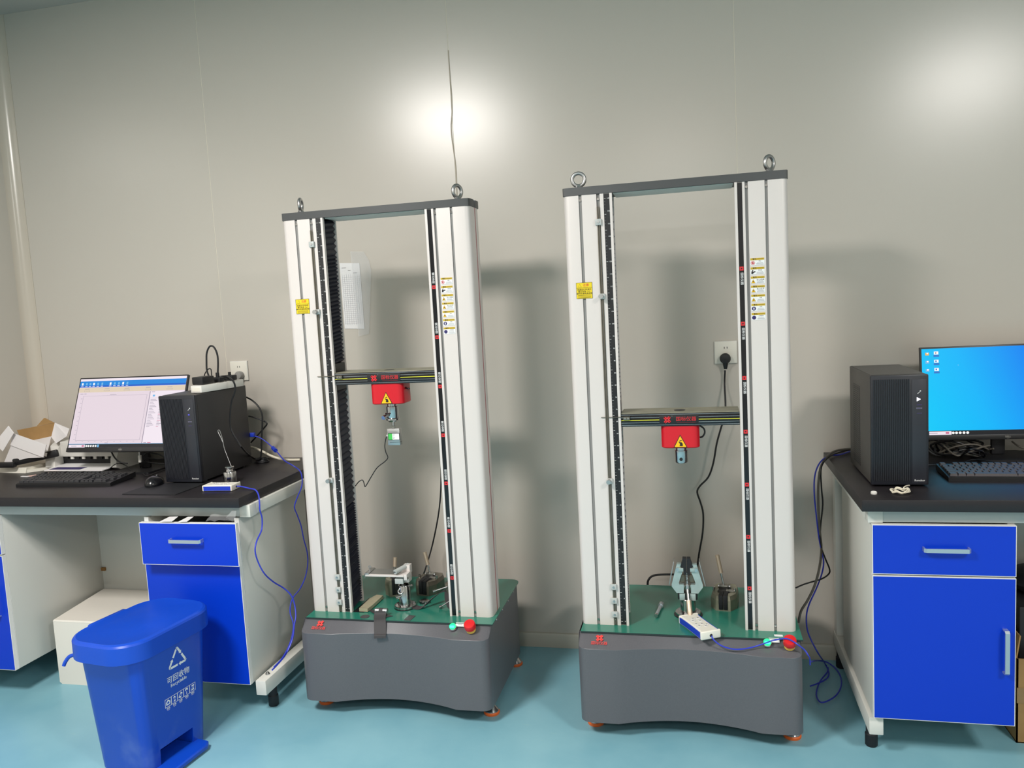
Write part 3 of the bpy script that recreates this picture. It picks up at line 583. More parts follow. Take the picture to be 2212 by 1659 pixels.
def wedge_grip(name, loc, rz, label, m_body, L=.12, Wd=.078, Hh=.05, lean=(-.02, .01), grp=None, hl=.085, tip=0.):
    """cast grip lying on its back: hexagonal body, black jaw insert, lever"""
    t = thing(name, loc, label, 'grip', rz, grp)
    pl = [(-Wd * .28, -L * .5), (Wd * .28, -L * .5), (Wd * .5, -L * .26), (Wd * .5, L * .30), (Wd * .36, L * .5), (-Wd * .36, L * .5), (-Wd * .5, L * .30), (-Wd * .5, -L * .26)]
    tp = [(x * .9, y * .95) for x, y in pl]
    b = MB().prism(pl, 0, Hh * .72, m_body); b.prism(pl, Hh * .72, Hh, m_body, top=tp)
    b.build('grip_body', t)
    b = MB().box(-Wd * .24, Wd * .24, -L * .22, L * .16, Hh - .001, Hh + .0015, 'black'); b.build('recess', t)
    b = MB().box(-Wd * .17, 0 - .0006, -L * .53, -L * .16, Hh * .1, Hh + .004, 'black_rubber', .0015); b.box(.0006, Wd * .17, -L * .53, -L * .16, Hh * .1, Hh + .004, 'black_rubber', .0015); b.build('jaw_faces', t)
    for s_ in (-1, 1): MB().box(s_ * Wd * .17 - .008, s_ * Wd * .17 + .012 * s_ + .008, -L * .17, -L * .05, Hh, Hh + .006, 'steel', .001).build('jaw_clip', t)
    for s_ in (-1, 1): MB().cyl((s_ * Wd * .40, -L * .1, Hh), (s_ * Wd * .40, -L * .1, Hh + .013), .0045, 'chrome', seg=12).build('stud', t)
    b = MB().box(-.020, .012, L * .06, L * .24, Hh - .002, Hh + .012, 'steel', .003); b.cyl((-.024, L * .15, Hh + .005), (.018, L * .15, Hh + .005), .006, 'steel_brushed'); b.build('lever_pivot', t)
    p0 = Vector((-.004, L * .15, Hh + .006)); p1 = p0 + Vector((lean[0], lean[1], hl))
    b = MB(); p = p0.lerp(p1, .42); b.cyl(p0, p, .0036, 'chrome'); 
    b.tube([p, p0.lerp(p1, .55), p0.lerp(p1, .8), p0.lerp(p1, .96), p1], .0074, 'lever_steel', seg=12); b.build('lever', t)
    return t
g = wedge_grip('wedge_grip', (-1.046, -.315, GP), -.15, 'dark cast grip with polished lever lying behind the right end of the platform fixture', 'steel_dark', .118, .092, .054, (-.022, .004))
g = wedge_grip('wedge_grip', (-1.178, -.335, GP), .35, 'cast grip tipped on its side and half hidden beneath the left platform fixture', 'cast', .11, .082, .062, (.006, .01), hl=.06)
g = wedge_grip('wedge_grip', (.066, -.36, GP), -.12, 'greenish cast grip lying alone on the green plate of the right machine', 'cast', .135, .088, .052, (-.022, .012), hl=.108)

# webbing strap with steel roller clamp by the right column of the left machine
t = thing('strap_clamp', (-.93, -.44, GP), 'black webbing strap threaded through a steel block with two long screws', 'strap')
def ribbon(pts, wv, th, m):
    b = MB(); Q = []; P = [Vector(p) for p in pts]; n = len(P)
    for i in range(n - 1):
        a, q, c, d = P[max(0, i - 1)], P[i], P[i + 1], P[min(n - 1, i + 2)]
        for k in range(5):
            u = k / 5; Q.append(.5 * ((2 * q) + (c - a) * u + (2 * a - 5 * q + 4 * c - d) * u * u + (3 * q - a - 3 * c + d) * u ** 3))
    Q.append(P[-1]); wv = Vector(wv); vs = []; N = len(Q)
    for i, p in enumerate(Q):
        tn = (Q[min(N - 1, i + 1)] - Q[max(0, i - 1)]).normalized(); nn = tn.cross(wv).normalized() * th
        vs += [p - wv / 2 - nn, p + wv / 2 - nn, p + wv / 2 + nn, p - wv / 2 + nn]
    fs = [(i * 4 + k, i * 4 + (k + 1) % 4, i * 4 + 4 + (k + 1) % 4, i * 4 + 4 + k) for i in range(N - 1) for k in range(4)] + [(3, 2, 1, 0), tuple(range(4 * N - 4, 4 * N))]
    return b.add(vs, fs, m)
ribbon([(-.118, -.055, .003), (-.085, -.058, .004), (-.055, -.035, .028), (-.025, -.01, .046), (.002, .005, .052), (.010, .0, .058)], (.008, .030, .0), .0012, 'webbing').build('strap', t)
ribbon([(.0, .0, .055), (.004, -.02, .03), (.02, -.045, .008), (.035, -.055, .003)], (.022, .014, 0), .0012, 'webbing').build('strap', t)
MB().box(-.008, .014, -.01, .02, .030, .078, 'steel_dark', .002).build('clamp_block', t)
MB().box(-.010, .012, .018, .024, .070, .115, 'steel', .001).build('clamp_plate', t)
MB().cyl((.002, -.012, .068), (-.040, -.03, .058), .0026, 'steel_brushed').cyl((-.040, -.03, .058), (-.048, -.034, .056), .005, 'chrome').build('clamp_screw', t)
MB().cyl((.03, -.02, .030), (-.012, -.052, .008), .0026, 'steel_brushed').cyl((-.012, -.052, .008), (-.020, -.058, .006), .0058, 'chrome').build('clamp_screw', t)
MB().box(.008, .022, .02, .05, .0, .062, 'steel_brushed', .002).build('foot_block', t)
# small chrome cap behind the pedestal
t = tag(MB().lathe([(.018, 0), (.0185, .012), (.016, .014), (.0001, .015)], 'chrome').build('chrome_cap'), 'low round chrome cap lying just behind the platform fixture pedestal', 'cap'); t.location = (-1.023, -.452, GP)
# strap with roller hanging over the front edge
t = thing('roller_strap', (-1.142, -.575, GP), 'gray webbing strap on a steel roller hanging over the front edge', 'strap')
ribbon([(-.052, .045, .0015), (-.028, .022, .003), (-.004, .004, .004), (.012, -.012, .0035), (.032, -.016, .002)], (.026, .018, 0), .001, 'webbing').build('strap', t)
ribbon([(0, -.0135, .020), (.001, -.0165, .012), (.004, -.030, .005), (.012, -.050, -.004), (.020, -.073, -.036), (.0215, -.0800, -.040), (.022, -.0815, -.050)], (.042, .008, 0), .0011, 'webbing').build('hanging_strap', t)
b = MB().cyl((-.022, -.002, .018), (-.0075, -.002, .018), .0095, 'steel_brushed'); b.cyl((.0075, -.002, .018), (.023, -.002, .018), .0095, 'steel_brushed'); b.cyl((-.0075, -.002, .018), (.0075, -.002, .018), .010, 'webbing'); b.build('roller', t)
# loose flat pieces on the plate
o = tag(MB().slab([(0, 0, 0), (.042, 0, 0), (.040, .125, .0), (.004, .135, 0)], .0015, 'black').build('dark_sheet'), 'thin black sheet lying flat against the left bellows', 'sheet'); o.location = (-1.262, -.556, GP + .0004)
o = tag(MB().prism([(0, 0), (.034, -.002), (.038, .028), (.040, .135), (.012, .138), (.0, .100)], 0, .012, 'beige_steel').build('steel_plate'), 'long beige steel plate with cut corner lying on the green plate', 'plate'); o.location = (-1.240, -.552, GP + .0022)
o = tag(MB().lathe([(.0165, 0), (.0165, .0012), (.0001, .0014)], 'cap_dark').build('round_pad'), 'small dark round pad at the front of the left green plate', 'pad'); o.location = (-1.200, -.594, GP)
o = tag(MB().box(-.013, .013, -.024, .022, 0, .0015, 'cap_dark', .0005).build('square_pad'), 'small dark rectangular pad at the front edge, right of the roller strap', 'pad', None); o.location = (-1.030, -.590, GP); o.rotation_euler = (0, 0, -.1)

# ------------------------------------------------------------------ things on the right machine
t = thing('clamping_grip', (-.060, -.470, GP), 'zinc clamping grip with black jaws standing on a chrome pedestal', 'grip')
MB().lathe([(.048, 0), (.048, .003), (.045, .004)], 'black').build('gasket', t)
MB().lathe([(.043, .004), (.043, .012), (.041, .0135), (.026, .0135), (.0255, .02), (.0255, .058), (.024, .060), (.0001, .060)], 'chrome').build('pedestal', t)
for a in (.35, 2.6, 4.0, 5.5): MB().cyl((.034 * math.cos(a), .034 * math.sin(a), .0125), (.034 * math.cos(a), .034 * math.sin(a), .0165), .004, 'steel_brushed', seg=10).build('flange_bolt', t)
b = MB().box(-.033, .033, -.010, .030, .056, .080, 'black', .003); b.box(-.027, -.008, -.020, .004, .058, .080, 'zinc', .001); b.box(.008, .027, -.020, .004, .058, .080, 'zinc', .001); b.build('yoke', t)
for s_ in (-1, 1):
    b = MB().prism([(s_ * x, z) for x, z in [(.012, .082), (.036, .082), (.052, .104), (.052, .112), (.033, .183), (.014, .183), (.016, .150), (.018, .148), (.028, .118), (.026, .112), (.012, .112)]], -.004, .016, 'zinc', M=FR); b.build('cheek', t)
    b = MB().box(-.0014, .0014, -.014, .026, -.042, .044, 'steel_brushed', .0006, M=T(s_ * .0515, -.004, .150, 0, -s_ * .21, 0)); b.build('side_plate', t)
    b = MB().prism([(s_ * x, z) for x, z in [(.0008, .148), (.010, .148), (.012, .166), (.021, .176), (.014, .196), (.013, .205), (.0008, .205)]], -.002, .020, 'black_rubber', M=FR); b.build('jaw', t)
    b = MB().box(s_ * .019 - .008, s_ * .019 + .008, -.024, -.014, .160, .172, 'zinc', .0008); b.cyl((s_ * .029, -.0235, .166), (s_ * .029, -.016, .166), .007, 'chrome', seg=14); b.build('jaw_bracket', t)
    MB().box(s_ * .015 - .009, s_ * .015 + .009, -.004, .016, .116, .142, 'steel_dark', .002).build('wedge', t)
    MB().box(s_ * .015 - .007, s_ * .015 + .007, -.012, .0, .100, .110, 'steel', .001).build('guide_block', t)
b = MB().cyl((0, -.014, .112), (0, -.014, .152), .0032, 'steel_brushed')
b.tube([(.0048 * math.cos(a), -.014 + .0048 * math.sin(a), .116 + a * .0011) for a in [i * .5 for i in range(62)]], .0009, 'chrome', sub=1, seg=5); b.box(-.005, .005, -.019, -.009, .150, .155, 'zinc', .001); b.build('spring', t)
b = MB().box(-.005, .005, -.020, -.008, .094, .114, 'steel_brushed', .001); b.cyl((0, -.018, .096), (.003, -.036, .064), .005, 'chrome'); b.tube([(.003, -.036, .064), (.0045, -.045, .05), (.006, -.055, .034), (.0065, -.061, .022), (.007, -.064, .016)], .0088, 'lever_steel', seg=14); b.build('lever', t)
b = MB().cyl((0, 0, 0), (.011, .085, 0), .0058, 'handle_silver').cyl((.0105, .082, 0), (.013, .104, 0), .0088, 'handle_silver').cyl((-.0012, -.008, 0), (0, .002, 0), .0065, 'chrome')
o = tag(b.build('steel_pin'), 'steel pin with thicker end lying left of the clamping grip', 'pin'); o.location = (-.166, -.505, GP + .009)

def remote(name, loc, rz, label, rx=0.):
    t = thing(name, loc, label, 'remote control', rz); t.rotation_euler = (rx, 0, rz)
    w_, l_, h_ = .070, .150, .026
    def ol(k): 
        P = []
        for i in range(13):
            y = -l_ / 2 + l_ * i / 12; P.append((w_ / 2 - k - .0018 * math.sin(PI * i / 12), y))
        return P + [(-x, y) for x, y in P[::-1]]
    b = MB().prism(ol(.004), .0, .003, 'cream_plastic', top=ol(0)); b.prism(ol(.0035), h_ - .004, h_, 'cream_plastic', top=ol(.008)); b.build('shell', t)
    MB().prism(ol(.0005), .003, h_ - .004, 'blue_grip').build('grip_band', t)
    for s_ in (-1, 1):
        MB().box(-w_ / 2, w_ / 2, s_ * l_ / 2 - .006, s_ * l_ / 2 + .003, -.0006, h_ + .0012, 'cream_plastic', .004, seg=3).build('end_cap', t)
    for i, (x, y, r) in enumerate(((-.014, -.03, .0055), (.006, -.036, .0055), (-.016, -.012, .0055), (.002, -.016, .0055), (.014, -.026, .005), (-.012, .018, .0075), (.010, .010, .0075), (-.004, .034, .0075), (.014, .034, .0075))):
        r *= 1.25; b = MB().lathe([(r + .0007, 0), (r + .0007, .0002)], 'paper_line', M=T(x, y, h_), seg=14); b.lathe([(r, 0), (r, .0008), (r * .8, .0014), (.0001, .0015)], 'white_plastic', M=T(x, y, h_), seg=14); b.box(x - .0026, x + .0026, y - .0018, y + .0018, h_ + .0014, h_ + .0018, 'gray_print'); b.build('button', t)
    MB().lathe([(.0055, 0), (.0055, .003), (.0035, .005)], 'black', M=T(0, -l_ / 2 - .0028, h_ * .45) @ FR, seg=14).build('cable_socket', t)
    return t
rt = remote('remote_control', (-.024, -.598, .3480), .48, 'white and blue handheld remote resting over the front edge of right machine', rx=-.02)
cable(PATHS['blueR1'], .0022, 'blue_cable', 'remote_cable', 'blue cable from the remote crossing in front of the green and red buttons')
cable('cordR', .0035, 'black', 'power_cable', 'black cord falling from the right wall socket behind the crosshead')
cable('cordR2', .0042, 'black', 'power_cable', 'short black cord arching behind the clamping grip')
cable('cordL', .0032, 'black', 'power_cable', 'black cord hanging behind the right column of left machine')

# ------------------------------------------------------------------ sockets, paper on the wall
def socket(x, z, label):
    t = thing('wall_socket', (x, 0, z), label, 'socket')
    MB().box(-.0425, .0425, -.008, 0, -.0435, .0435, 'white_plastic', .002).build('face_plate', t)
    b = MB().box(-.0405, .0405, -.0088, -.008, -.0415, .0415, 'cream_plastic', .0006); b.box(-.0062, -.0040, -.0092, -.0085, .014, .022, 'black'); b.box(.0040, .0062, -.0092, -.0085, .014, .022, 'black')
    for s_ in (-1, 1): b.box(-.001, .001, -.0092, -.0085, -.004, .004, 'black', M=T(s_ * .009, 0, -.012, 0, s_ * .5, 0))
    b.build('socket_insert', t); return t
def plug(x, z, m, label, r=.02):
    t = thing('power_plug', (x, -.009, z), label, 'plug')
    b = MB().lathe([(r * .9, 0), (r, .008), (r, .020), (r * .8, .027), (.0001, .029)], m, M=T(0, 0, 0) @ FR); b.build('plug_body', t)
    MB().cyl((0, -.016, -.010), (0, -.014, -.040), .012, m, r1=.006).build('strain_relief', t)
    return t
socket(-1.984, 1.211, 'white wall socket above the black computer on the left bench'); plug(-1.976, 1.192, 'gray_plastic', 'gray plug in the wall socket behind the left computer', .0185)
cable([(-1.976, -.022, 1.16), (-1.974, -.026, 1.12), (-1.972, -.03, 1.02), (-1.968, -.05, .9), (-1.95, -.06, .83)], .004, 'gray_cable', 'plug_cable', 'gray cord dropping from the gray plug behind the left computer')
socket(.103, 1.2125, 'white wall socket seen between the columns of the right machine'); plug(.100, 1.19, 'black', 'black round plug in the socket behind the right machine', .0205)
b = MB().slab([(-.046, 0, 0), (.044, 0, -.006), (.046, 0, -.283), (-.044, 0, -.278)], .0008, 'paper')
for i in range(24): b.box(-.038, .040, -.0013, -.0008, -.062 - i * .0085, -.0615 - i * .0085, 'paper_line')
for i in range(9): b.box(-.038 + i * .0097, -.0376 + i * .0097, -.0013, -.0008, -.262, -.05, 'paper_line')
for i, (x0, x1) in enumerate(((-.038, -.018), (-.01, .002), (.012, .03))): b.box(x0, x1, -.0013, -.0008, -.022 - i * .012, -.0205 - i * .012, 'gray_print')
o = tag(b.build('record_sheet'), 'ruled paper sheet taped to the wall behind the left machine', 'paper'); o.location = (-1.423, -.003, 1.652)
o = tag(MB().slab([(-.04, 0, .01), (.02, 0, .004), (.04, 0, -.03), (.048, 0, -.08), (.018, 0, -.34), (-.03, 0, -.35)], .0005, 'film').build('clear_sleeve'), 'clear plastic sleeve on the wall right of the ruled sheet', 'sleeve'); o.location = (-1.375, -.0055, 1.688)

# ------------------------------------------------------------------ benches
WT = .82
def handle(b0, parent, p0, p1, y):
    """bent flat bar handle"""
    p0 = Vector(p0); p1 = Vector(p1); d = (p1 - p0).normalized(); o = Vector((0, 1, 0)); pts = [p0 + o * y, p0 + o * (y - .018) , p0 + o * (y - .024) + d * .006, p1 + o * (y - .024) - d * .006, p1 + o * (y - .018), p1 + o * y]
    s_ = d.cross(o) * .006; b = MB(); vs = []
    for i, p in enumerate(pts):
        k = Vector((0, -.0022, 0)) if 0 < i < 5 else (d * (-.0022 if i == 0 else .0022)); 
        e = -d * .0022 if i < 2 else (d * .0022 if i > 3 else Vector((0, -.0022, 0)))
        vs += [p - s_, p + s_, p + s_ - e * 2, p - s_ - e * 2]
    b.add(vs, [(i * 4 + k, i * 4 + (k + 1) % 4, i * 4 + 4 + (k + 1) % 4, i * 4 + 4 + k) for i in range(5) for k in range(4)] + [(3, 2, 1, 0), (20, 21, 22, 23)], 'handle_silver')
    return b.build('handle', parent)
def cabinet(x0, x1, zb, zt, zs, label, pull, hd, dh, yf=-.69, yb=-.2):
    t = thing('cabinet', ((x0 + x1) / 2, yf, zb), label, 'cabinet'); cx = (x0 + x1) / 2; X0, X1 = x0 - cx, x1 - cx; h = zt - zb; D = yb - yf
    MB().box(X0, X0 + .018, .002, D, 0, h, 'panel_gray', .0008).box(X1 - .018, X1, .002, D, 0, h, 'panel_gray', .0008).box(X0 + .018, X1 - .018, .002, D, 0, .018, 'panel_gray').box(X0 + .018, X1 - .018, D - .018, D, 0, h, 'panel_gray').box(X0, X0 + .018, 0, .002, 0, h, 'edge_band').box(X1 - .018, X1, 0, .002, 0, h, 'edge_band').build('carcass', t)
    def front(nm, z0, z1, dy, xo=0):
        b = MB().box(X0 + xo, X1 + xo, -.018 - dy, -.001 - dy, z0, z1, 'edge_band'); b.box(X0 + .0022 + xo, X1 - .0022 + xo, -.0188 - dy, -.0175 - dy, z0 + .0022, z1 - .0022, 'cab_blue'); return b.build(nm, t)
    z_s = zs - zb
    dr = front('drawer', z_s + .003, h - .002, pull, .027 if pull else 0)
    if pull: MB().box(X0 + .02, X1 - .02, -.001 - pull, .12, z_s + .02, h - .05, 'panel_gray').build('drawer_box', dr)
    do = front('door', 0, z_s - .002, 0)
    handle(None, dr, (hd[0] - cx, -.0188 - pull, hd[2] - zb), (hd[1] - cx, -.0188 - pull, hd[2] - zb), 0)
    if dh: handle(None, do, (dh[0] - cx, -.0188, dh[1] - zb), (dh[0] - cx, -.0188, dh[2] - zb), 0)
    return t
def bench(x0, x1, lab_top, lab_fr, tube_x, side, x_wall):
    o = tag(MB().box(x0, x1, -.741, -.012, WT - .035, WT, 'worktop_black', .002).build('worktop'), lab_top, 'worktop')
    t = thing('bench_frame', (tube_x, -.69, 0), lab_fr, 'bench frame')
    a, c_ = sorted((side * .0, side * (x_wall))) ; a = 0
    MB().box(min(0, side * x_wall), max(0, side * x_wall), -.006, .034, .742, WT - .0355, 'bench_steel', .002).build('front_rail', t)
    MB().box(-.02, .022, -.008, .036, .740, WT - .0358, 'bench_white', .002).build('corner_block', t)
    MB().box(-.0205, .0205, .036, .66, .742, WT - .0358, 'bench_white', .002).build('side_rail', t)
    MB().box(-.0205, .0205, -.002, .655, .076, .131, 'bench_white', .003).build('foot_beam', t)
    MB().box(-.018, .018, .60, .65, .131, .742, 'bench_white', .003).build('rear_post', t)
    for y in (.075, .62): MB().lathe([(.016, 0), (.0188, .004), (.0188, .040), (.016, .043), (.016, .078)], 'black_rubber', M=T(0, y, 0)).build('rubber_foot', t)
    MB().lathe([(.008, 0), (.008, .004), (.0055, .009), (.0001, .0095)], 'chrome', M=T(0, .05, .131)).build('bolt', t)
    return t
bL = bench(-3.066, -1.573, 'black worktop of the left bench against the wall', 'white steel frame under the left black worktop', -1.582, -1, 1.47)
MB().box(-1.052, -.42, .4885, .501, .14, .742, 'panel_gray').build('back_panel', bL)
MB().box(-1.050, -1.030, .480, .4885, .352, .366, 'kraft_dark').build('catch', bL)
bR = bench(.4505, 2.25, 'black worktop of the right bench with the blue-screen monitor', 'white steel frame under the right black worktop', .4945, 1, 1.73)
MB().box(.39, 1.2, .50, .512, .14, .742, 'panel_gray').build('back_panel', bR)
cabinet(-2.0, -1.612, .122, .735, .576, 'blue cabinet at the right end of left bench, its drawer pulled out', .046, (-1.846, -1.716, .672), None)
cabinet(-3.02, -2.632, .122, .738, .584, 'blue cabinet cut off by the left edge, under the left bench', 0, (-2.90, -2.77, .66), (-2.672, .34, .46))
cabinet(.484, .867, .139, .740, .585, 'blue cabinet with closed drawer and door under the right bench', 0, (.620, .744, .668), (.838, .302, .434))
# crumpled film and slips of paper caught above the open drawer
b = MB(); vs = []; random.seed(3)
for i in range(7):
    for j in range(4): vs.append((-.075 + i * .018, -.004 + j * .012, .002 + .010 * random.random() + .004 * j + (.018 if i > 4 and j > 1 else 0)))
b.add(vs, [(i * 4 + j, (i + 1) * 4 + j, (i + 1) * 4 + j + 1, i * 4 + j + 1) for i in range(6) for j in range(3)], 'film')
o = tag(b.build('plastic_film'), 'crumpled clear film caught above the open blue drawer', 'film'); o.location = (-1.625, -.752, .736)
for x, w_, lb in ((-1.885, .05, 'wider white slip of paper on the open blue drawer, farther from its right end'), (-1.81, .035, 'narrower white slip of paper on the open blue drawer, nearer the crumpled film')):
    o = tag(MB().slab([(0, 0, 0), (w_, 0, .001), (w_ * .8, .05, .005), (.004, .05, .004)], .0008, 'paper').build('paper_slip'), lb, 'paper', 'paper slips on the open drawer'); o.location = (x, -.755, .7375)

# ------------------------------------------------------------------ computers
def tower(x, y, w_, d_, h_, rz, label, side_vent, lit, led):
    t = thing('computer_tower', (x, y, WT), label, 'computer', rz); X = w_ / 2
    b = MB().box(-X, X, .016, d_, .008, h_, 'pc_black_lit' if side_vent else 'pc_black', .002); c = b.build('case', t)
    MB().box(-X + .004, X - .004, .02, d_ - .004, h_, h_ + .0012, 'pc_top').build('top_panel', t)
    for yy in (.04, d_ - .04): MB().box(-X + .01, X - .01, yy - .01, yy + .01, 0, .008, 'black').build('foot', t)
    b = MB().box(-X - .001, X + .001, 0, .016, .006, h_ + .001, 'pc_front', .004)
    b.build('front_panel', t); 
    xs_ = X - .052
    g = MB()
    n = int((2 * X - .056) / .0052)
    for i in range(n): g.box(-X + .006 + i * .0052, -X + .0092 + i * .0052, -.0022, .0005, .02, h_ - .012, 'pc_front')
    g.build('grille', t)
    MB().box(X - .046, X - .006, -.0012, .001, .012, h_ - .014, 'pc_strip', .0005).build('control_strip', t)
    MB().box(X - .045, X - .007, -.0016, -.001, h_ * .56, h_ * .5625, 'pc_black').build('strip_joint', t)
    for z, m in ((h_ * .655, 'pc_top'), (h_ * .70, 'gray_print'), (h_ * .73, 'pc_top')): MB().box(X - .034, X - .018, -.002, -.001, z, z + .004, m).box(X - .033, X - .019, -.0022, -.0015, z + .001, z + .003, 'navy_print').build('port', t)
    MB().box(-.006, .006, -.0018, -.001, -.0006, .0006, 'white_print', M=T(X - .026, 0, h_ * .845, 0, -.7, 0)).lathe([(.002, 0), (.002, .0006)], 'white_print', M=T(X - .0225, -.0012, h_ * .857) @ FR, seg=8).build('port_symbol', t)
    MB().text('Ronckor', .0085, 'white_print', T(X - .025, -.0014, h_ * .06) @ FR).build('maker_name', t)
    b = MB().prism([(-.0045, -.006), (.006, 0), (-.0045, .006)] if led == 'led_white' else [(-.0025, -.0015), (.0025, -.0015), (.0025, .0015), (-.0025, .0015)], 0, .001, led, M=T(X - .028, -.0012, h_ * .785) @ FR); b.build('power_light', t)
    if side_vent:
        b = MB()
        for i in range(39): b.box(-X - .0009, -X + .001, d_ * .50, d_ * .82, h_ * .09 + i * .0068, h_ * .09 + .0040 + i * .0068, 'black')
        b.build('side_vent', t)
    return t
tower(-1.9435, -.5188, .157, .349, .341, -.02, 'black computer tower with a white power strip on top', False, False, 'led_blue')
tower(.590, -.5786, .161, .349, .3445, 0, 'black computer tower with side vents and a bright power light', True, True, 'led_white')

def monitor(cx, cy, cz, yaw, tilt, label, kind, base):
    t = thing('monitor', (cx, cy, WT), label, 'monitor', yaw)
    M = T(0, 0, cz - WT, -tilt, 0, 0)            # local panel: x right, z up, front -y
    w_, h_ = .54, .325
    MB().box(-w_ / 2, w_ / 2, .0, .012, -h_ / 2, h_ / 2, 'bezel', .002, M=M).box(-.2, .2, .012, .045, -.13, .09, 'bezel', .012, M=M).build('housing', t)
    bz = MB().box(-w_ / 2, w_ / 2, -.002, .001, -h_ / 2, -h_ / 2 + .017, 'bezel', .0005, M=M)
    bz.lathe([(.0075, 0), (.0075, .0005)], 'pc_top', M=M @ T(.0, -.002, -h_ / 2 + .009) @ FR @ Matrix.Scale(1, 4), seg=16); bz.text('DELL', .0085, 'gray_plastic', M @ T(0, -.0026, -h_ / 2 + .009) @ FR)
    bz.build('lower_bezel', t)
    x0, x1, z0, z1 = -w_ / 2 + .006, w_ / 2 - .006, -h_ / 2 + .0175, h_ / 2 - .006; W_, H_ = x1 - x0, z1 - z0
    b = MB()
    def R_(u0, u1, v0, v1, m, l=1): b.box(x0 + u0 * W_, x0 + u1 * W_, -.0006 - .00022 * l, 0, z0 + v0 * H_, z0 + v1 * H_, m, M=M)
    if kind == 'app':
        R_(0, 1, 0, 1, 'scr_pink', 0); R_(0, 1, .965, 1, 'scr_white'); R_(0, 1, .90, .965, 'scr_blue'); R_(0, 1, .875, .90, 'scr_blue2'); R_(0, 1, .80, .868, 'scr_cream')
        for i, u in enumerate((.025, .065, .10, .135, .175, .215, .295, .335, .375, .415, .455)): R_(u - .008, u + .008, .905, .94, 'scr_lightblue' if i % 3 else 'scr_icon', 2); R_(u - .011, u + .011, .885, .892, 'scr_icon', 2)
        for u in (.08, .27, .46, .66, .86): R_(u - .022, u + .022, .845, .851, 'scr_gray', 2); R_(u - .026, u + .026, .812, .828, 'scr_orange' if 0 else 'scr_gray', 2); R_(u - .024, u + .024, .814, .826, 'scr_cream', 3)
        R_(.02, .05, .775, .782, 'scr_gray', 2); R_(.06, .08, .775, .782, 'scr_gray', 2)
        R_(.055, .66, .745, .747, 'scr_gray', 2); R_(.055, .0565, .105, .747, 'scr_gray', 2); R_(.055, .66, .103, .106, 'scr_gray', 2); R_(.6585, .66, .105, .747, 'scr_gray', 2); R_(.31, .37, .757, .763, 'scr_gray', 2); R_(.34, .37, .062, .069, 'scr_gray', 2)
        for i in range(10): R_(.06 + i * .06, .072 + i * .06, .085, .089, 'scr_gray', 2); R_(.035, .05, .12 + i * .065, .124 + i * .065, 'scr_gray', 2)
        R_(.682, .688, .055, .79, 'scr_gray', 2); R_(.69, 1, .055, .79, 'scr_white', 1)
        for i in range(19): R_(.70, .73 + .022 * ((i * 7) % 4) / 2, .285 + i * .0215, .291 + i * .0215, 'scr_gray', 3); 
        for i in range(12): R_(.79, .81 + .01 * (i % 3), .285 + i * .0215, .291 + i * .0215, 'scr_gray' if i % 4 else 'scr_red', 3)
        R_(.70, .73, .78, .786, 'scr_gray', 3); R_(.715, .735, .715, .74, 'scr_lightblue', 3); R_(.69, .86, .695, .697, 'scr_gray', 3); R_(.70, .725, .062, .07, 'scr_gray', 3); R_(.735, .765, .062, .07, 'scr_red', 3)
        R_(0, 1, .05, .056, 'scr_lightblue', 3)
    else:
        b.box(x0, x1, -.0008, 0, z0, z1, 'scr_wallpaper', M=M)
        for i in range(3):
            v = .945 - i * .095
            R_(.022, .045, v - .02, v + .012, ('scr_orange', 'scr_lightblue', 'scr_lightblue')[i], 2); R_(.03, .04, v - .005, v + .012, 'scr_icon', 3)
            R_(.075, .102, v - .012, v + .022, 'scr_icon', 2); R_(.082, .090, v - .004, v + .014, ('scr_gray', 'scr_label', 'scr_blue2')[i], 3); R_(.072, .106, v - .040, v - .018, 'scr_label', 2)
        R_(.2185, .2205, .80, .804, 'scr_icon', 2)
    R_(0, 1, 0, .05, 'scr_bar', 3); R_(.004 if kind == 'app' else .03, .16 if kind == 'app' else .165, .003, .044, 'scr_white', 4); R_(.13, .15, .015, .035, 'scr_red', 5); R_(.03, .08, .02, .026, 'scr_gray', 5)
    for u in (.175, .195, .217, .24, .262): b.lathe([(.0046, 0), (.0044, .0003)], 'scr_icon', M=M @ T(x0 + u * W_, -.0018, z0 + .024 * H_) @ FR, seg=14)
    if kind == 'app': R_(.275, .292, .006, .042, 'scr_lightblue', 4)
    b.build('screen', t)
    by = base
    MB().box(-.022 + by[0], .022 + by[0], by[1], by[1] + .016, .008, cz - WT + .02, 'bezel', .004).box(by[0] - .03, by[0] + .03, by[1] - .0, by[1] + .03, cz - WT - .03, cz - WT + .03, 'bezel', .005).build('stand_neck', t)
    MB().prism(rrect(by[0] - .09, by[0] + .09, by[1] - .095, by[1] + .075, .012), 0, .008, 'bezel').build('stand_base', t)
    return t
monitor(-2.3392, -.3045, 1.071, -.0242, .383, 'monitor with a white software window, tilted back beside the left computer', 'app', (.018, .055))
monitor(1.024, -.1521, 1.0519, .0274, .106, 'monitor showing a bright blue desktop on the right bench', 'desk', (-.012, .03))

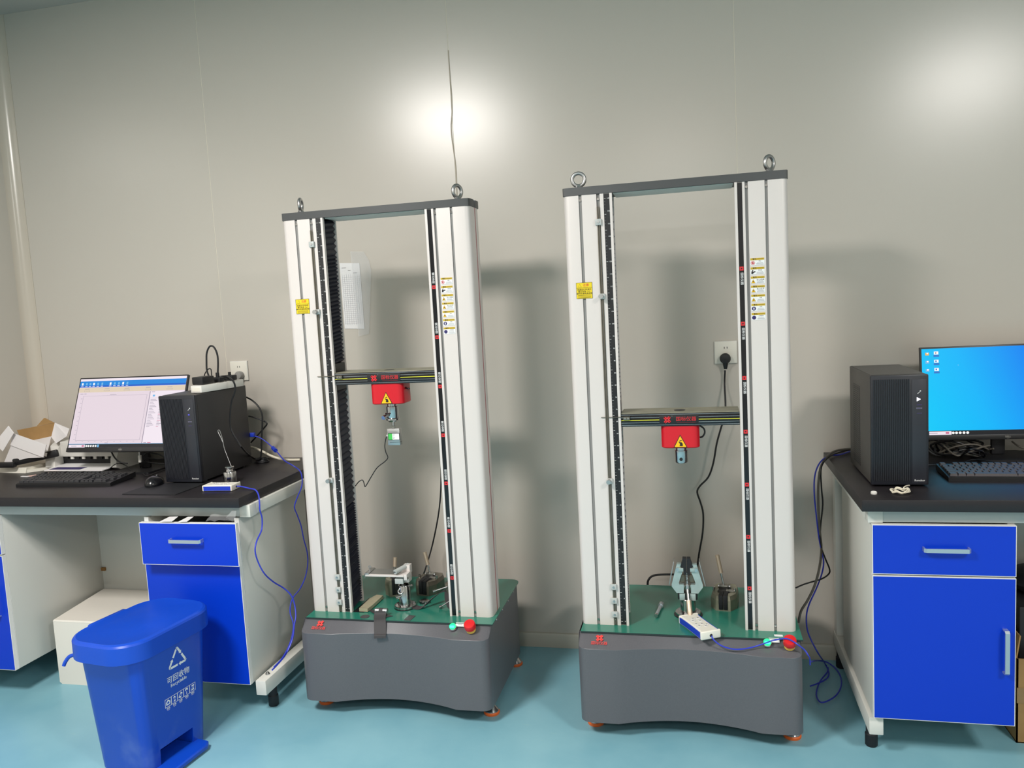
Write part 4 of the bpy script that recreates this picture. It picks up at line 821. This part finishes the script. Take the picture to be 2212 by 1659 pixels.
def keyboard(x, y, rz, w_, d_, m, mk, label):
    t = thing('keyboard', (x, y, WT), label, 'keyboard', rz)
    b = MB(); pl = [(0, 0), (0, .011), (.006, .014), (d_, .024), (d_, .004)]
    b.prism([(-yy, z) for yy, z in pl] if 0 else pl, -w_ / 2, w_ / 2, m, M=Matrix(((0, 0, 1, 0), (1, 0, 0, 0), (0, 1, 0, 0), (0, 0, 0, 1)))); b.build('keyboard_body', t)
    for s_ in (-1, 1): MB().box(s_ * (w_ / 2 - .03) - .015, s_ * (w_ / 2 - .03) + .015, d_ - .02, d_ - .01, 0, .0045, 'black').build('keyboard_foot', t)
    u = w_ / 23.0; cache = {}
    rows = [(0, [(0, 1), (2, 1), (3, 1), (4, 1), (5, 1), (6.5, 1), (7.5, 1), (8.5, 1), (9.5, 1), (11, 1), (12, 1), (13, 1), (14, 1), (15.3, 1), (16.3, 1), (17.3, 1)])]
    rows.append((1.3, [(i, 1) for i in range(13)] + [(13, 2), (15.3, 1), (16.3, 1), (17.3, 1), (18.6, 1), (19.6, 1), (20.6, 1), (21.6, 1)]))
    rows.append((2.3, [(0, 1.5)] + [(1.5 + i, 1) for i in range(12)] + [(13.5, 1.5), (15.3, 1), (16.3, 1), (17.3, 1), (18.6, 1), (19.6, 1), (20.6, 1), (21.6, 1)]))
    rows.append((3.3, [(0, 1.75)] + [(1.75 + i, 1) for i in range(11)] + [(12.75, 2.25), (18.6, 1), (19.6, 1), (20.6, 1)]))
    rows.append((4.3, [(0, 2.25)] + [(2.25 + i, 1) for i in range(10)] + [(12.25, 2.75), (16.3, 1), (18.6, 1), (19.6, 1), (20.6, 1), (21.6, 1)]))
    rows.append((5.3, [(0, 1.25), (1.25, 1.25), (2.5, 1.25), (3.75, 6.25), (10, 1.25), (11.25, 1.25), (12.5, 1.25), (13.75, 1.25), (15.3, 1), (16.3, 1), (17.3, 1), (18.6, 2), (20.6, 1)]))
    vy = (d_ - .014) / 6.4
    for ry, ks in rows:
        y_ = d_ - .007 - (ry + .5) * vy; zc_ = .014 + (y_ - .006) / (d_ - .006) * .010
        for kx, kw in ks:
            if kw not in cache:
                a = kw * u / 2; k = MB(); 
                k.add([(-a + .0006, -vy / 2 + .0006, 0), (a - .0006, -vy / 2 + .0006, 0), (a - .0006, vy / 2 - .0006, 0), (-a + .0006, vy / 2 - .0006, 0), (-a + .0026, -vy / 2 + .0024, .0085), (a - .0026, -vy / 2 + .0024, .0085), (a - .0026, vy / 2 - .0018, .0085), (-a + .0026, vy / 2 - .0018, .0085)],
                      [(0, 1, 5, 4), (1, 2, 6, 5), (2, 3, 7, 6), (3, 0, 4, 7), (4, 5, 6, 7)], mk); cache[kw] = k.mesh('key')
            o = bpy.data.objects.new('key', cache[kw]); COL.objects.link(o); o.parent = t; o.location = (-w_ / 2 + .006 + (kx + kw / 2) * u * .985, y_, zc_ - .0005)
    return t
keyboard(-2.4538, -.566, .039, .425, .155, 'black', 'key_black', 'black keyboard in front of the white-window monitor')
keyboard(.966, -.512, -.03, .44, .155, 'black', 'key_gray', 'dark gray keyboard in front of the blue-screen monitor')
# mouse, pad
o = tag(MB().prism(rrect(-.115, .115, -.09, .09, .006), 0, .003, 'black_rubber').build('mouse_pad'), 'thin black mouse pad at the front of left bench', 'mouse pad'); o.location = (-1.965, -.608, WT + .0002); o.rotation_euler = (0, 0, -.03)
t = thing('mouse', (-2.052, -.545, WT + .0034), 'black mouse left of the left computer', 'mouse', .25)
vs = []; fs = []; n = 16; rings = [(0, 1.0), (.006, 1.03), (.014, .98), (.024, .82), (.031, .55), (.034, .2)]
for z, k in rings:
    for i in range(n): a = 2 * PI * i / n; vs.append((.031 * k * math.cos(a) * (1 - .08 * math.sin(a)), .052 * k * math.sin(a), z + (.0 if z < .02 else -.003 * math.sin(a))))
for r_ in range(5):
    for i in range(n): fs.append((r_ * n + i, r_ * n + (i + 1) % n, r_ * n + n + (i + 1) % n, r_ * n + n + i))
fs += [tuple(range(n))[::-1], tuple(range(5 * n, 6 * n))]
MB().add(vs, fs, 'black_gloss').build('mouse_shell', t, sharp=60); MB().cyl((-.003, .026, .027), (.003, .026, .027), .007, 'cap_dark').build('scroll_wheel', t)

remote('remote_control', (-1.722, -.612, WT + .0008), 1.62, 'white and blue handheld remote on the left bench beside the steel weight')
bpy.data.objects['remote_control.001'].scale = (.95, .74, .80)
t = thing('calibration_weight', (-1.756, -.500, WT), 'polished steel calibration weight with long wire hook, left bench', 'weight')
MB().lathe([(.024, 0), (.0245, .001), (.0245, .034), (.023, .037), (.014, .0385), (.012, .043), (.017, .046), (.0185, .049), (.0185, .052), (.016, .0545), (.0001, .055)], 'chrome').build('weight_body', t, M=Matrix.Scale(1.18, 4, (0, 0, 1)))
MB().tube([(.014, -.004, .052), (.006, -.004, .075), (-.004, -.004, .105), (-.010, -.004, .125), (-.013, -.004, .145), (-.022, -.004, .170), (-.030, -.004, .188), (-.0295, -.004, .196), (-.024, -.004, .196), (-.020, -.004, .186), (-.014, -.004, .160), (-.011, -.004, .130), (-.0085, -.004, .124)], .0011, 'steel_brushed', sub=4, seg=6).build('wire_hook', t, M=T(0, 0, .008))

# power strip and plugs on the left computer
t = thing('power_strip', (-1.898, -.455, 1.1635), 'white power strip lying on top of the left computer', 'power strip', -.16)
MB().box(-.027, .027, 0, .24, 0, .028, 'white_plastic', .003).build('strip_body', t)
MB().box(-.018, .018, -.0008, .0, .006, .020, 'cream_plastic').build('end_label', t)
for k in range(3): MB().box(-.016, .016, .03 + k * .062, .074 + k * .062, .028, .0288, 'cream_plastic').build('outlet', t)
t = thing('power_adapter', (-1.893, -.392, 1.193), 'square black power adapter plugged into front end of the power strip', 'adapter', -.16)
MB().box(-.030, .024, -.045, .02, 0, .03, 'black', .004).build('adapter_body', t)
t = thing('power_plug', (-1.878, -.335, 1.193), 'black plug in the middle of the white power strip', 'plug', -.16)
MB().box(-.022, .022, -.014, .014, 0, .02, 'black', .004).cyl((0, 0, .02), (0, .0, .038), .007, 'black').build('plug_body', t)
t = thing('power_plug', (-1.862, -.275, 1.193), 'black plug at the far end of the white power strip', 'plug', -.16)
MB().box(-.024, .024, -.016, .016, 0, .022, 'black', .004).cyl((0, 0, .02), (0, .0, .034), .006, 'black').build('plug_body', t)
cable('pccordL', .0036, 'black', 'power_cable', 'black cord looping high above the white power strip')
cable('pccordL2', .0036, 'black', 'power_cable', 'black cord draped from the power strip down across the left computer')
cable('pccordL3', .0033, 'black', 'power_cable', 'black cord bent in a sharp angle behind the left computer')
cable('tinyL', .0022, 'black', 'power_cable', 'thin short black cord arched over the black power adapter')
cable('whiteL', .0052, 'white_cable', 'white_cable', 'thick white cord lying along the wall behind the left computer')
for i_ in range(1): 
    t = thing('cord_tie_block', (-1.845, -.115, WT), 'flat black coiled cord end behind the left computer', 'cord')
    for k in range(3): MB().torus(.03 - .004 * k, .0035, 'black', M=T(.0, .0, .004 + .006 * k) @ Matrix.Scale(.7, 4, (0, 1, 0)), seg=24, sg=8).build('coil', t)
ca = cable('blueA', .0027, 'blue_cable', 'remote_cable', 'blue cable falling from the left remote over the bench end')
cb = cable('blueB', .0024, 'blue_cable', 'usb_cable', 'blue cable with a ferrite bead running from the back of left computer')
P_ = Vector(PATHS['blueB'][4]); Q_ = Vector(PATHS['blueB'][5]); d_ = (Q_ - P_).normalized()
MB().cyl(P_ - Vector(PATHS['blueB'][0]) - d_ * .002, P_ + d_ * .034 - Vector(PATHS['blueB'][0]), .0085, 'blue_grip', seg=14).build('ferrite_bead', cb)
MB().box(-.012, .02, -.008, .008, -.012, .006, 'blue_grip', .003).build('usb_plug', cb)
t = thing('usb_adapter', (-2.300, -.302, .862), 'small white plug dangling below the left monitor', 'adapter')
MB().box(-.006, .006, -.005, .005, 0, .030, 'white_plastic', .0015).cyl((0, 0, .03), (0, 0, .046), .0042, 'steel_brushed').build('adapter_body', t)
cable('usbL', .0022, 'black', 'thin_cable', 'thin black cord trailing from the small white plug')
cable('moncordL', .0032, 'black', 'thin_cable', 'black cord drooping behind the left monitor stand, over the printer')
cable('kbcordL', .0018, 'black', 'thin_cable', 'thin black cord arching from the left keyboard to the monitor stand')
cable('loopL', .003, 'black', 'thin_cable', 'coiled black cord between the left monitor stand and computer')

# printer, cutter, open box, card at the far left
t = thing('printer', (-2.640, -.215, WT), 'white printer behind the left keyboard, partly hidden by the monitor', 'printer', -.02)
pl = [(-.015, .0), (-.04, .012), (-.035, .05), (-.005, .100), (.03, .118), (.17, .122), (.18, .0)]
SM = Matrix(((0, 0, 1, 0), (1, 0, 0, 0), (0, 1, 0, 0), (0, 0, 0, 1)))
MB().prism(pl, -.185, -.135, 'white_plastic', M=SM).build('side_shell', t, sharp=30); MB().prism(pl, .155, .185, 'white_plastic', M=SM).build('side_shell', t, sharp=30)
MB().box(-.135, .155, .0, .18, .052, .120, 'white_plastic', .004).build('front_cover', t)
b = MB().box(-.135, .155, .012, .05, .010, .052, 'black'); 
for i in range(9): b.box(-.12 + i * .03, -.105 + i * .03, .006, .014, .040, .052, 'white_plastic' if i % 2 else 'black')
b.build('paper_slot', t)
b = MB().slab([(-.15, -.085, .006), (.15, -.085, .006), (.17, .03, .018), (-.13, .03, .018)], .004, 'paper'); b.slab([(-.13, -.078, .0112), (.03, -.078, .0112), (.04, -.045, .0142), (-.115, -.045, .0142)], .0006, 'scr_label' if 0 else 'navy_print'); b.build('output_tray', t)
b = MB().box(-.175, -.15, -.0405, -.039, .075, .0765, 'gray_print'); b.build('print_mark', t)
t = thing('paper_cutter', (-3.0, -.25, WT), 'gray paper cutter with black handle at the far left', 'paper cutter', -.1)
pl = [(-.048, 0), (-.04, .022), (.16, .030), (.17, 0)]
MB().prism(pl, -.06, .13, 'cream_plastic', M=SM).build('cutter_base', t)
MB().slab([(.13, -.04, .0), (.28, .16, .0), (.27, .20, .0), (.10, .0, .0)], .012, 'cream_plastic').build('side_rail', t)
b = MB().box(0, .10, -.012, .012, -.012, .012, 'black', .006, M=T(-.005, -.075, .040, 0, 0, .12)); b.box(0, .20, -.009, .009, -.016, .016, 'black', .006, M=T(.075, -.055, .048, .0, -.16, .35)); b.build('cutter_handle', t)
t = thing('open_carton', (-2.882, -.24, .898), 'open white mailer box with brown inside, on the paper cutter', 'carton')
O = Vector((-2.85, -.28, .90)); V = lambda *p: Vector(p) - O
Fq = [V(-2.873, -.36, 1.001), V(-2.708, -.36, .948), V(-2.731, -.36, .893), V(-2.894, -.36, .949)]
Bq = [V(-3.015, -.2, .990), V(-2.805, -.2, 1.020), V(-2.832, -.2, .956), V(-2.99, -.2, .93)]
MB().slab([Fq[3], Fq[2], Fq[1], Fq[0]], .003, 'box_white', m2='kraft').build('front_panel', t)
MB().slab(Bq, .003, 'box_white', m2='kraft').build('back_panel', t)
MB().slab([V(-2.894, -.345, .925), V(-2.731, -.345, .893), Bq[2], Bq[3]], .003, 'box_white', m2='kraft').build('bottom_panel', t)
MB().slab([V(-2.901, -.2, 1.007), V(-2.805, -.2, 1.020), V(-2.86, -.19, 1.041), V(-2.868, -.19, 1.041)], .002, 'kraft').build('flap', t)
MB().slab([Bq[1], V(-2.726, -.205, .992), V(-2.745, -.205, .959), V(-2.736, -.28, .94), Bq[2]], .003, 'box_white').build('side_panel', t)
MB().slab([V(-2.876, -.38, 1.036), V(-2.852, -.38, 1.004), V(-2.92, -.38, .925), V(-2.97, -.37, .96), V(-2.93, -.34, 1.0)], .002, 'box_white').build('side_flap', t)
MB().slab([V(-2.951, -.35, .866), V(-2.816, -.35, .890), V(-2.731, -.355, .893), V(-2.894, -.355, .949)], .003, 'box_white').build('lower_flap', t)
b = MB().slab([(-.045, -.05, 0), (.035, .045, 0), (.075, .045, 0), (-.01, -.055, 0)], .002, 'paper_pink'); b.slab([(-.048, -.056, .0), (-.01, -.061, 0), (-.006, -.052, 0), (-.045, -.048, 0)], .0024, 'paper')
o = thing('spiral_notebook', (-2.78, -.33, WT + .0005), 'small pink and white spiral notebook behind the left keyboard', 'notebook'); b.build('cover', o)
for i in range(6): MB().torus(.0045, .0008, 'white_print', M=T(.045 + i * .007, .05 + i * .001, .004, 0, PI / 2, 0), seg=10, sg=5).build('spiral_ring', o)

# ------------------------------------------------------------------ right bench clutter
t = thing('bottle_cap', (.498, -.667, WT), 'tiny white cap at the front left corner of right bench', 'cap')
MB().lathe([(.0085, 0), (.009, .002), (.009, .006), (.0075, .0075), (.006, .006), (.0001, .006)], 'white_plastic', seg=16).build('cap_shell', t)
random.seed(5); pts = []
for i in range(44):
    a = i * .46; r_ = 1 + .12 * math.sin(i * 1.7); pts.append((.024 * r_ * math.cos(a), .026 * r_ * math.sin(a), .004 + .006 * (i / 44) + .003 * math.sin(i * 2.3)))
pts += [(.02, .03, .012), (.034, .052, .010), (.040, .062, .008)]
o = tag(MB().tube(pts, .0020, 'white_cable', sub=3, seg=6).build('coiled_cable'), 'white thin cord coiled at the foot of the right computer', 'cord'); o.location = (.573, -.655, WT + .0005)
cable('blueR3', .0026, 'blue_cable', 'remote_cable', 'blue cable hanging off the right bench down to the floor loop')
cable('blueR2', .0026, 'blue_cable', 'remote_cable', 'blue cable making a wide loop on the floor beside the right machine')
cable('blackR', .0028, 'black', 'power_cable', 'black cord hanging from the right bench and bending behind the machine')
cable('greyR', .0042, 'gray_cable', 'gray_cable', 'thick gray cord hanging between the right bench and machine')
random.seed(11)
def tangle(n, cx, cy, w_, d_, h_, r, m, name, lab, seed):
    random.seed(seed); pts = []
    for i in range(n):
        a = i * 1.05 + random.uniform(-.25, .25)
        pts.append((cx + w_ * math.cos(a) * random.uniform(.45, 1), min(-.03, cy + d_ * math.sin(a) * random.uniform(.5, 1)), WT + r + .002 + h_ * random.random() ** 1.2 * (1 - .3 * abs(math.cos(a)))))
    cable(pts, r, m, name, lab)
tangle(20, .885, -.12, .105, .055, .065, .0038, 'black', 'tangled_cable', 'thickest black cable of the tangle under the blue-screen monitor', 2)
tangle(18, .90, -.13, .095, .06, .055, .0032, 'gray_cable', 'tangled_cable', 'gray cable in the tangle under the blue-screen monitor', 8)
tangle(16, .905, -.17, .06, .05, .05, .0030, 'black_gloss', 'tangled_cable', 'glossy black looped cable between right computer and monitor stand', 21)
tangle(14, .87, -.10, .12, .05, .06, .0028, 'cap_dark', 'tangled_cable', 'thin dark gray cable at the back of the right bench tangle', 33)
cable([(.70, -.285, .824), (.74, -.27, .823), (.79, -.28, .824), (.82, -.30, .823), (.86, -.25, .824), (.90, -.22, .83), (.94, -.25, .83), (.985, -.29, .826), (1.0, -.33, .845)], .0019, 'black', 'thin_cable', 'thin black cord running behind the gray keyboard')
cable([(1.06, -.10, .87), (1.085, -.11, .85), (1.12, -.12, .845), (1.2, -.1, .83)], .003, 'gray_cable', 'thin_cable', 'gray cord right of the blue-screen monitor stand')

# ------------------------------------------------------------------ floor things
t = thing('white_carton', (-2.33, -.35, 0), 'closed white cardboard carton on the floor under the left bench', 'carton')
q = [(-.262, -.19), (.21, -.195), (.22, .135), (-.33, .15)]; q = [(-.245, -.212), (.21, -.215), (.21, .13), (-.30, .14)]
b = MB().prism([(x + .01, y) for x, y in q], 0, .008, 'carton_white', top=q); b.prism(q, .008, .264, 'carton_white'); b.build('carton_body', t)
MB().prism([(x * 1.003, y * 1.004) for x, y in q], .264, .270, 'carton_white', top=[(x * .99, y * .99) for x, y in q]).build('carton_lid', t)

# recycling bin
BZ = Vector((-1.823, -.972, 0)); by = -.15
t = thing('recycling_bin', tuple(BZ), 'blue pedal recycling bin with white recycling symbol on its side', 'bin', by)
def ring(hw, hl, r, z, n=8):
    return [(x, y, z) for x, y in rrect(-hw, hw, -hl, hl, min(r, hw, hl) - .0001, n)]
def loft(rs, m, cap=(1, 1)):
    b = MB(); n = len(rs[0]); vs = [p for r in rs for p in r]
    fs = [(k * n + i, k * n + (i + 1) % n, (k + 1) * n + (i + 1) % n, (k + 1) * n + i) for k in range(len(rs) - 1) for i in range(n)]
    if cap[0]: fs.append(tuple(range(n))[::-1])
    if cap[1]: fs.append(tuple(range((len(rs) - 1) * n, len(rs) * n)))
    return b.add(vs, fs, m)
bw0, bl0, bw1, bl1 = .108, .124, .128, .160; UP = .030
bd_ = loft([ring(bw0, bl0, .035, .0), ring(bw0 + .002, bl0 + .002, .035, .006), ring(bw1, bl1, .045, .385 + UP), ring(bw1 + .004, bl1 + .004, .045, .390 + UP), ring(bw1 + .004, bl1 + .004, .045, .400 + UP)], 'bin_blue').build('bin_body', t, sharp=50)
# the pedal opening, cut into the body
ct = MB().box(.02, .20, -.082, .060, -.02, .076, 'blue_plastic').build('cutter', t)
mod = bd_.modifiers.new('cut', 'BOOLEAN'); mod.object = ct; mod.operation = 'DIFFERENCE'; mod.solver = 'EXACT'
bpy.context.view_layer.update(); me_ = bpy.data.meshes.new_from_object(bd_.evaluated_get(bpy.context.evaluated_depsgraph_get()))
bd_.modifiers.clear(); bd_.data = me_; me_.name = 'bin_body'; me_.polygons.foreach_set('use_smooth', [True] * len(me_.polygons)); me_.set_sharp_from_angle(angle=math.radians(40)); bpy.data.objects.remove(ct)
lw, ll = .146, .200
M_ = T(0, 0, .400 + UP, 0, 0, 0)
rs = [ring(lw, ll, .10, -.028, 14), ring(lw, ll, .10, .026, 14), ring(lw - .003, ll - .003, .10, .032, 14), ring(lw - .010, ll - .010, .095, .036, 14), ring(lw - .016, ll - .016, .09, .0345, 14), ring(lw * .5, ll * .5, .05, .039, 14), ring(.01, .012, .009, .040, 14)]
ld = loft(rs, 'blue_plastic'); ld.v = [(M_ @ Vector(p))[:] for p in ld.v]; lid = ld.build('lid', t, sharp=25)
MB().box(-lw - .018, -lw + .03, -.075, .075, .396 + UP, .433 + UP, 'blue_plastic', .008).build('hinge_cover', lid)
MB().tube([(-lw + .012, -ll * .72, .395), (-lw - .012, -ll * .76, .388), (-lw - .024, -ll * .80, .372), (-lw - .028, -ll * .82, .36)], .006, 'blue_plastic', seg=8).build('side_clip', t)
def side_x(z): return bw0 + .002 + (bw1 - bw0 - .002) * (z - .006) / (.379 + UP)
tl = math.atan2(bw1 - bw0, .385 + UP)
SIDE = lambda y, z: T(side_x(z) + .0004, y, z, 0, 0, 0) @ Matrix.Rotation(PI / 2, 4, 'Z') @ Matrix.Rotation(PI / 2 + 0, 4, 'X') @ Matrix.Rotation(tl, 4, 'X')
b = MB(); Ms = SIDE(.012, .345)
def arrow(b, M, k):
    """one thin folded arrow of the triangle: incoming bar, rounded fold, outgoing bar with head"""
    V3 = [Vector((0, .036, 0)), Vector((.037, -.024, 0)), Vector((-.037, -.024, 0))]
    V_, P0_, N0_ = V3[k], V3[k - 1], V3[(k + 1) % 3]; hw = .0036
    def bar(p, q, h0, h1):
        d = (q - p).normalized(); o = Vector((-d.y, d.x, 0))
        b.prism([(w_.x, w_.y) for w_ in (p - o * h0, q - o * h1, q + o * h1, p + o * h0)], 0, .0005, 'white_print', M=M)
    din = (V_ - P0_).normalized(); dout = (N0_ - V_).normalized()
    bar(P0_.lerp(V_, .50), V_ - din * .0075, hw, hw)
    a = V_ - din * .0052; c = V_ + dout * .0058
    pts = [a.lerp(V_, t_).lerp(V_.lerp(c, t_), t_) for t_ in (0, .35, .7, 1)]
    for p, q in zip(pts, pts[1:]): bar(p, q + (q - p) * .12, hw, hw)
    e = V_.lerp(N0_, .33); bar(c - dout * .001, e, hw, hw); bar(e, e + dout * .0085, hw * 1.9, .0003)
for k in range(3): arrow(b, Ms, k)
b.build('recycling_symbol', bd_)
b = MB().text('可回收物', .025, 'white_print', SIDE(.012, .283)); b.text('Recyclable', .0165, 'white_print', SIDE(.012, .263)); b.build('bin_lettering', bd_)
b = MB(); Mi = SIDE(.016, .214) @ Matrix.Scale(1.12, 4)
for k in range(5):
    cx = -.048 + k * .024
    for (a0, a1, b0, b1) in ((-.0112, .0112, .0115, .0125), (-.0112, .0112, -.0125, -.0115), (-.0118, -.0109, -.0125, .0125), (.0109, .0118, -.0125, .0125)): b.box(cx + a0, cx + a1, b0, b1, 0, .0004, 'white_print', M=Mi)
    ic = [[(-.007, -.007), (.007, -.006), (.008, .002), (.0, .009), (-.008, .002)], [(-.003, -.009), (.004, -.007), (.002, 0), (.005, .004), (.0, .009), (-.004, .004), (-.001, -.001)], [(-.008, -.006), (.001, -.009), (.003, .0), (.008, .003), (.002, .009), (-.004, .001)], [(-.001, -.009), (.001, -.009), (.001, .0), (.0055, .003), (.0045, .009), (-.0045, .009), (-.0055, .003), (-.001, 0)], [(-.006, -.008), (.006, -.008), (.004, .001), (.007, .008), (-.004, .007), (-.001, 0)]][k]
    b.prism([(x + cx, y) for x, y in ic], 0, .0004, 'white_print', M=Mi); b.prism([(x * .5 + cx, y * .5) for x, y in ic], 0, .0006, 'blue_plastic', M=Mi)
    b.text('纸类衣物金属玻璃塑料'[k * 2:k * 2 + 2], .0065, 'white_print', Mi @ T(cx, -.0175, 0)); b.box(cx - .005, cx + .005, -.0225, -.022, 0, .0004, 'white_print', M=Mi)
b.build('sorting_icons', bd_)
MB().box(.022, .026, -.080, .058, .001, .074, 'blue_plastic').build('inner_wall', bd_)
b = MB(); pp = rrect(.040, .170, -.079, .057, .004, 3) ; pp = [(.170 + .0 , .06), (.155, .082), (.100, .084), (.099, .057), (.04, .057), (.04, -.079), (.096, -.079), (.096, -.104), (.155, -.104), (.174, -.085)]; b.prism(pp, .010, .020, 'blue_plastic'); b.prism(pp, .020, .024, 'blue_plastic', top=[(x - (.004 if x > .12 else 0), y * .97) for x, y in pp]); b.build('pedal', t)

# brown carton with black bags under the right bench
t = thing('brown_carton', (1.16, -.36, 0), 'open brown cardboard carton at the right edge under the bench', 'carton', 0)
x0, x1, y0, y1, h_ = -.232, .20, -.185, .17, .272
for nm, q in (('side_panel', [(x0, y0, 0), (x1, y0, 0), (x1, y0, h_), (x0, y0, h_)]), ('side_panel', [(x0, y1, 0), (x0, y0, 0), (x0, y0, h_), (x0, y1, h_)]), ('side_panel', [(x1, y0, 0), (x1, y1, 0), (x1, y1, h_), (x1, y0, h_)]), ('side_panel', [(x1, y1, 0), (x0, y1, 0), (x0, y1, h_), (x1, y1, h_)])):
    MB().slab(q, -.004, 'kraft').build(nm, t)
MB().box(x0, x1, y0, y1, .0005, .004, 'kraft').build('carton_bottom', t)
MB().slab([(x0, y0 + .01, h_), (x0, y1, h_), (x0 + .01, y1 - .03, h_ + .08), (x0 + .017, y0 + .03, h_ + .062)], .004, 'kraft').build('flap', t)
MB().slab([(x0 + .0, y0 - .0008, .13), (x1, y0 - .0008, .13), (x1, y0 - .0008, .18), (x0 + .0, y0 - .0008, .18)], .0006, 'tape_brown').build('tape', t)
t = thing('black_crate', (1.16, -.33, .01), 'black box standing inside the brown carton', 'box', .03)
MB().box(-.205, .17, -.135, .14, 0, .40, 'black', .006).build('box_body', t)
t = thing('black_bag', (1.14, -.30, .411), 'rounded black bag lying on the black box under the bench', 'bag')
MB().lathe([(.12, 0), (.155, .012), (.165, .03), (.14, .055), (.08, .07), (.0001, .075)], 'black_rubber', M=Matrix.Scale(.8, 4, (0, 1, 0))).build('bag_body', t)
# screws along the bin side and specks on the floor are left to the material
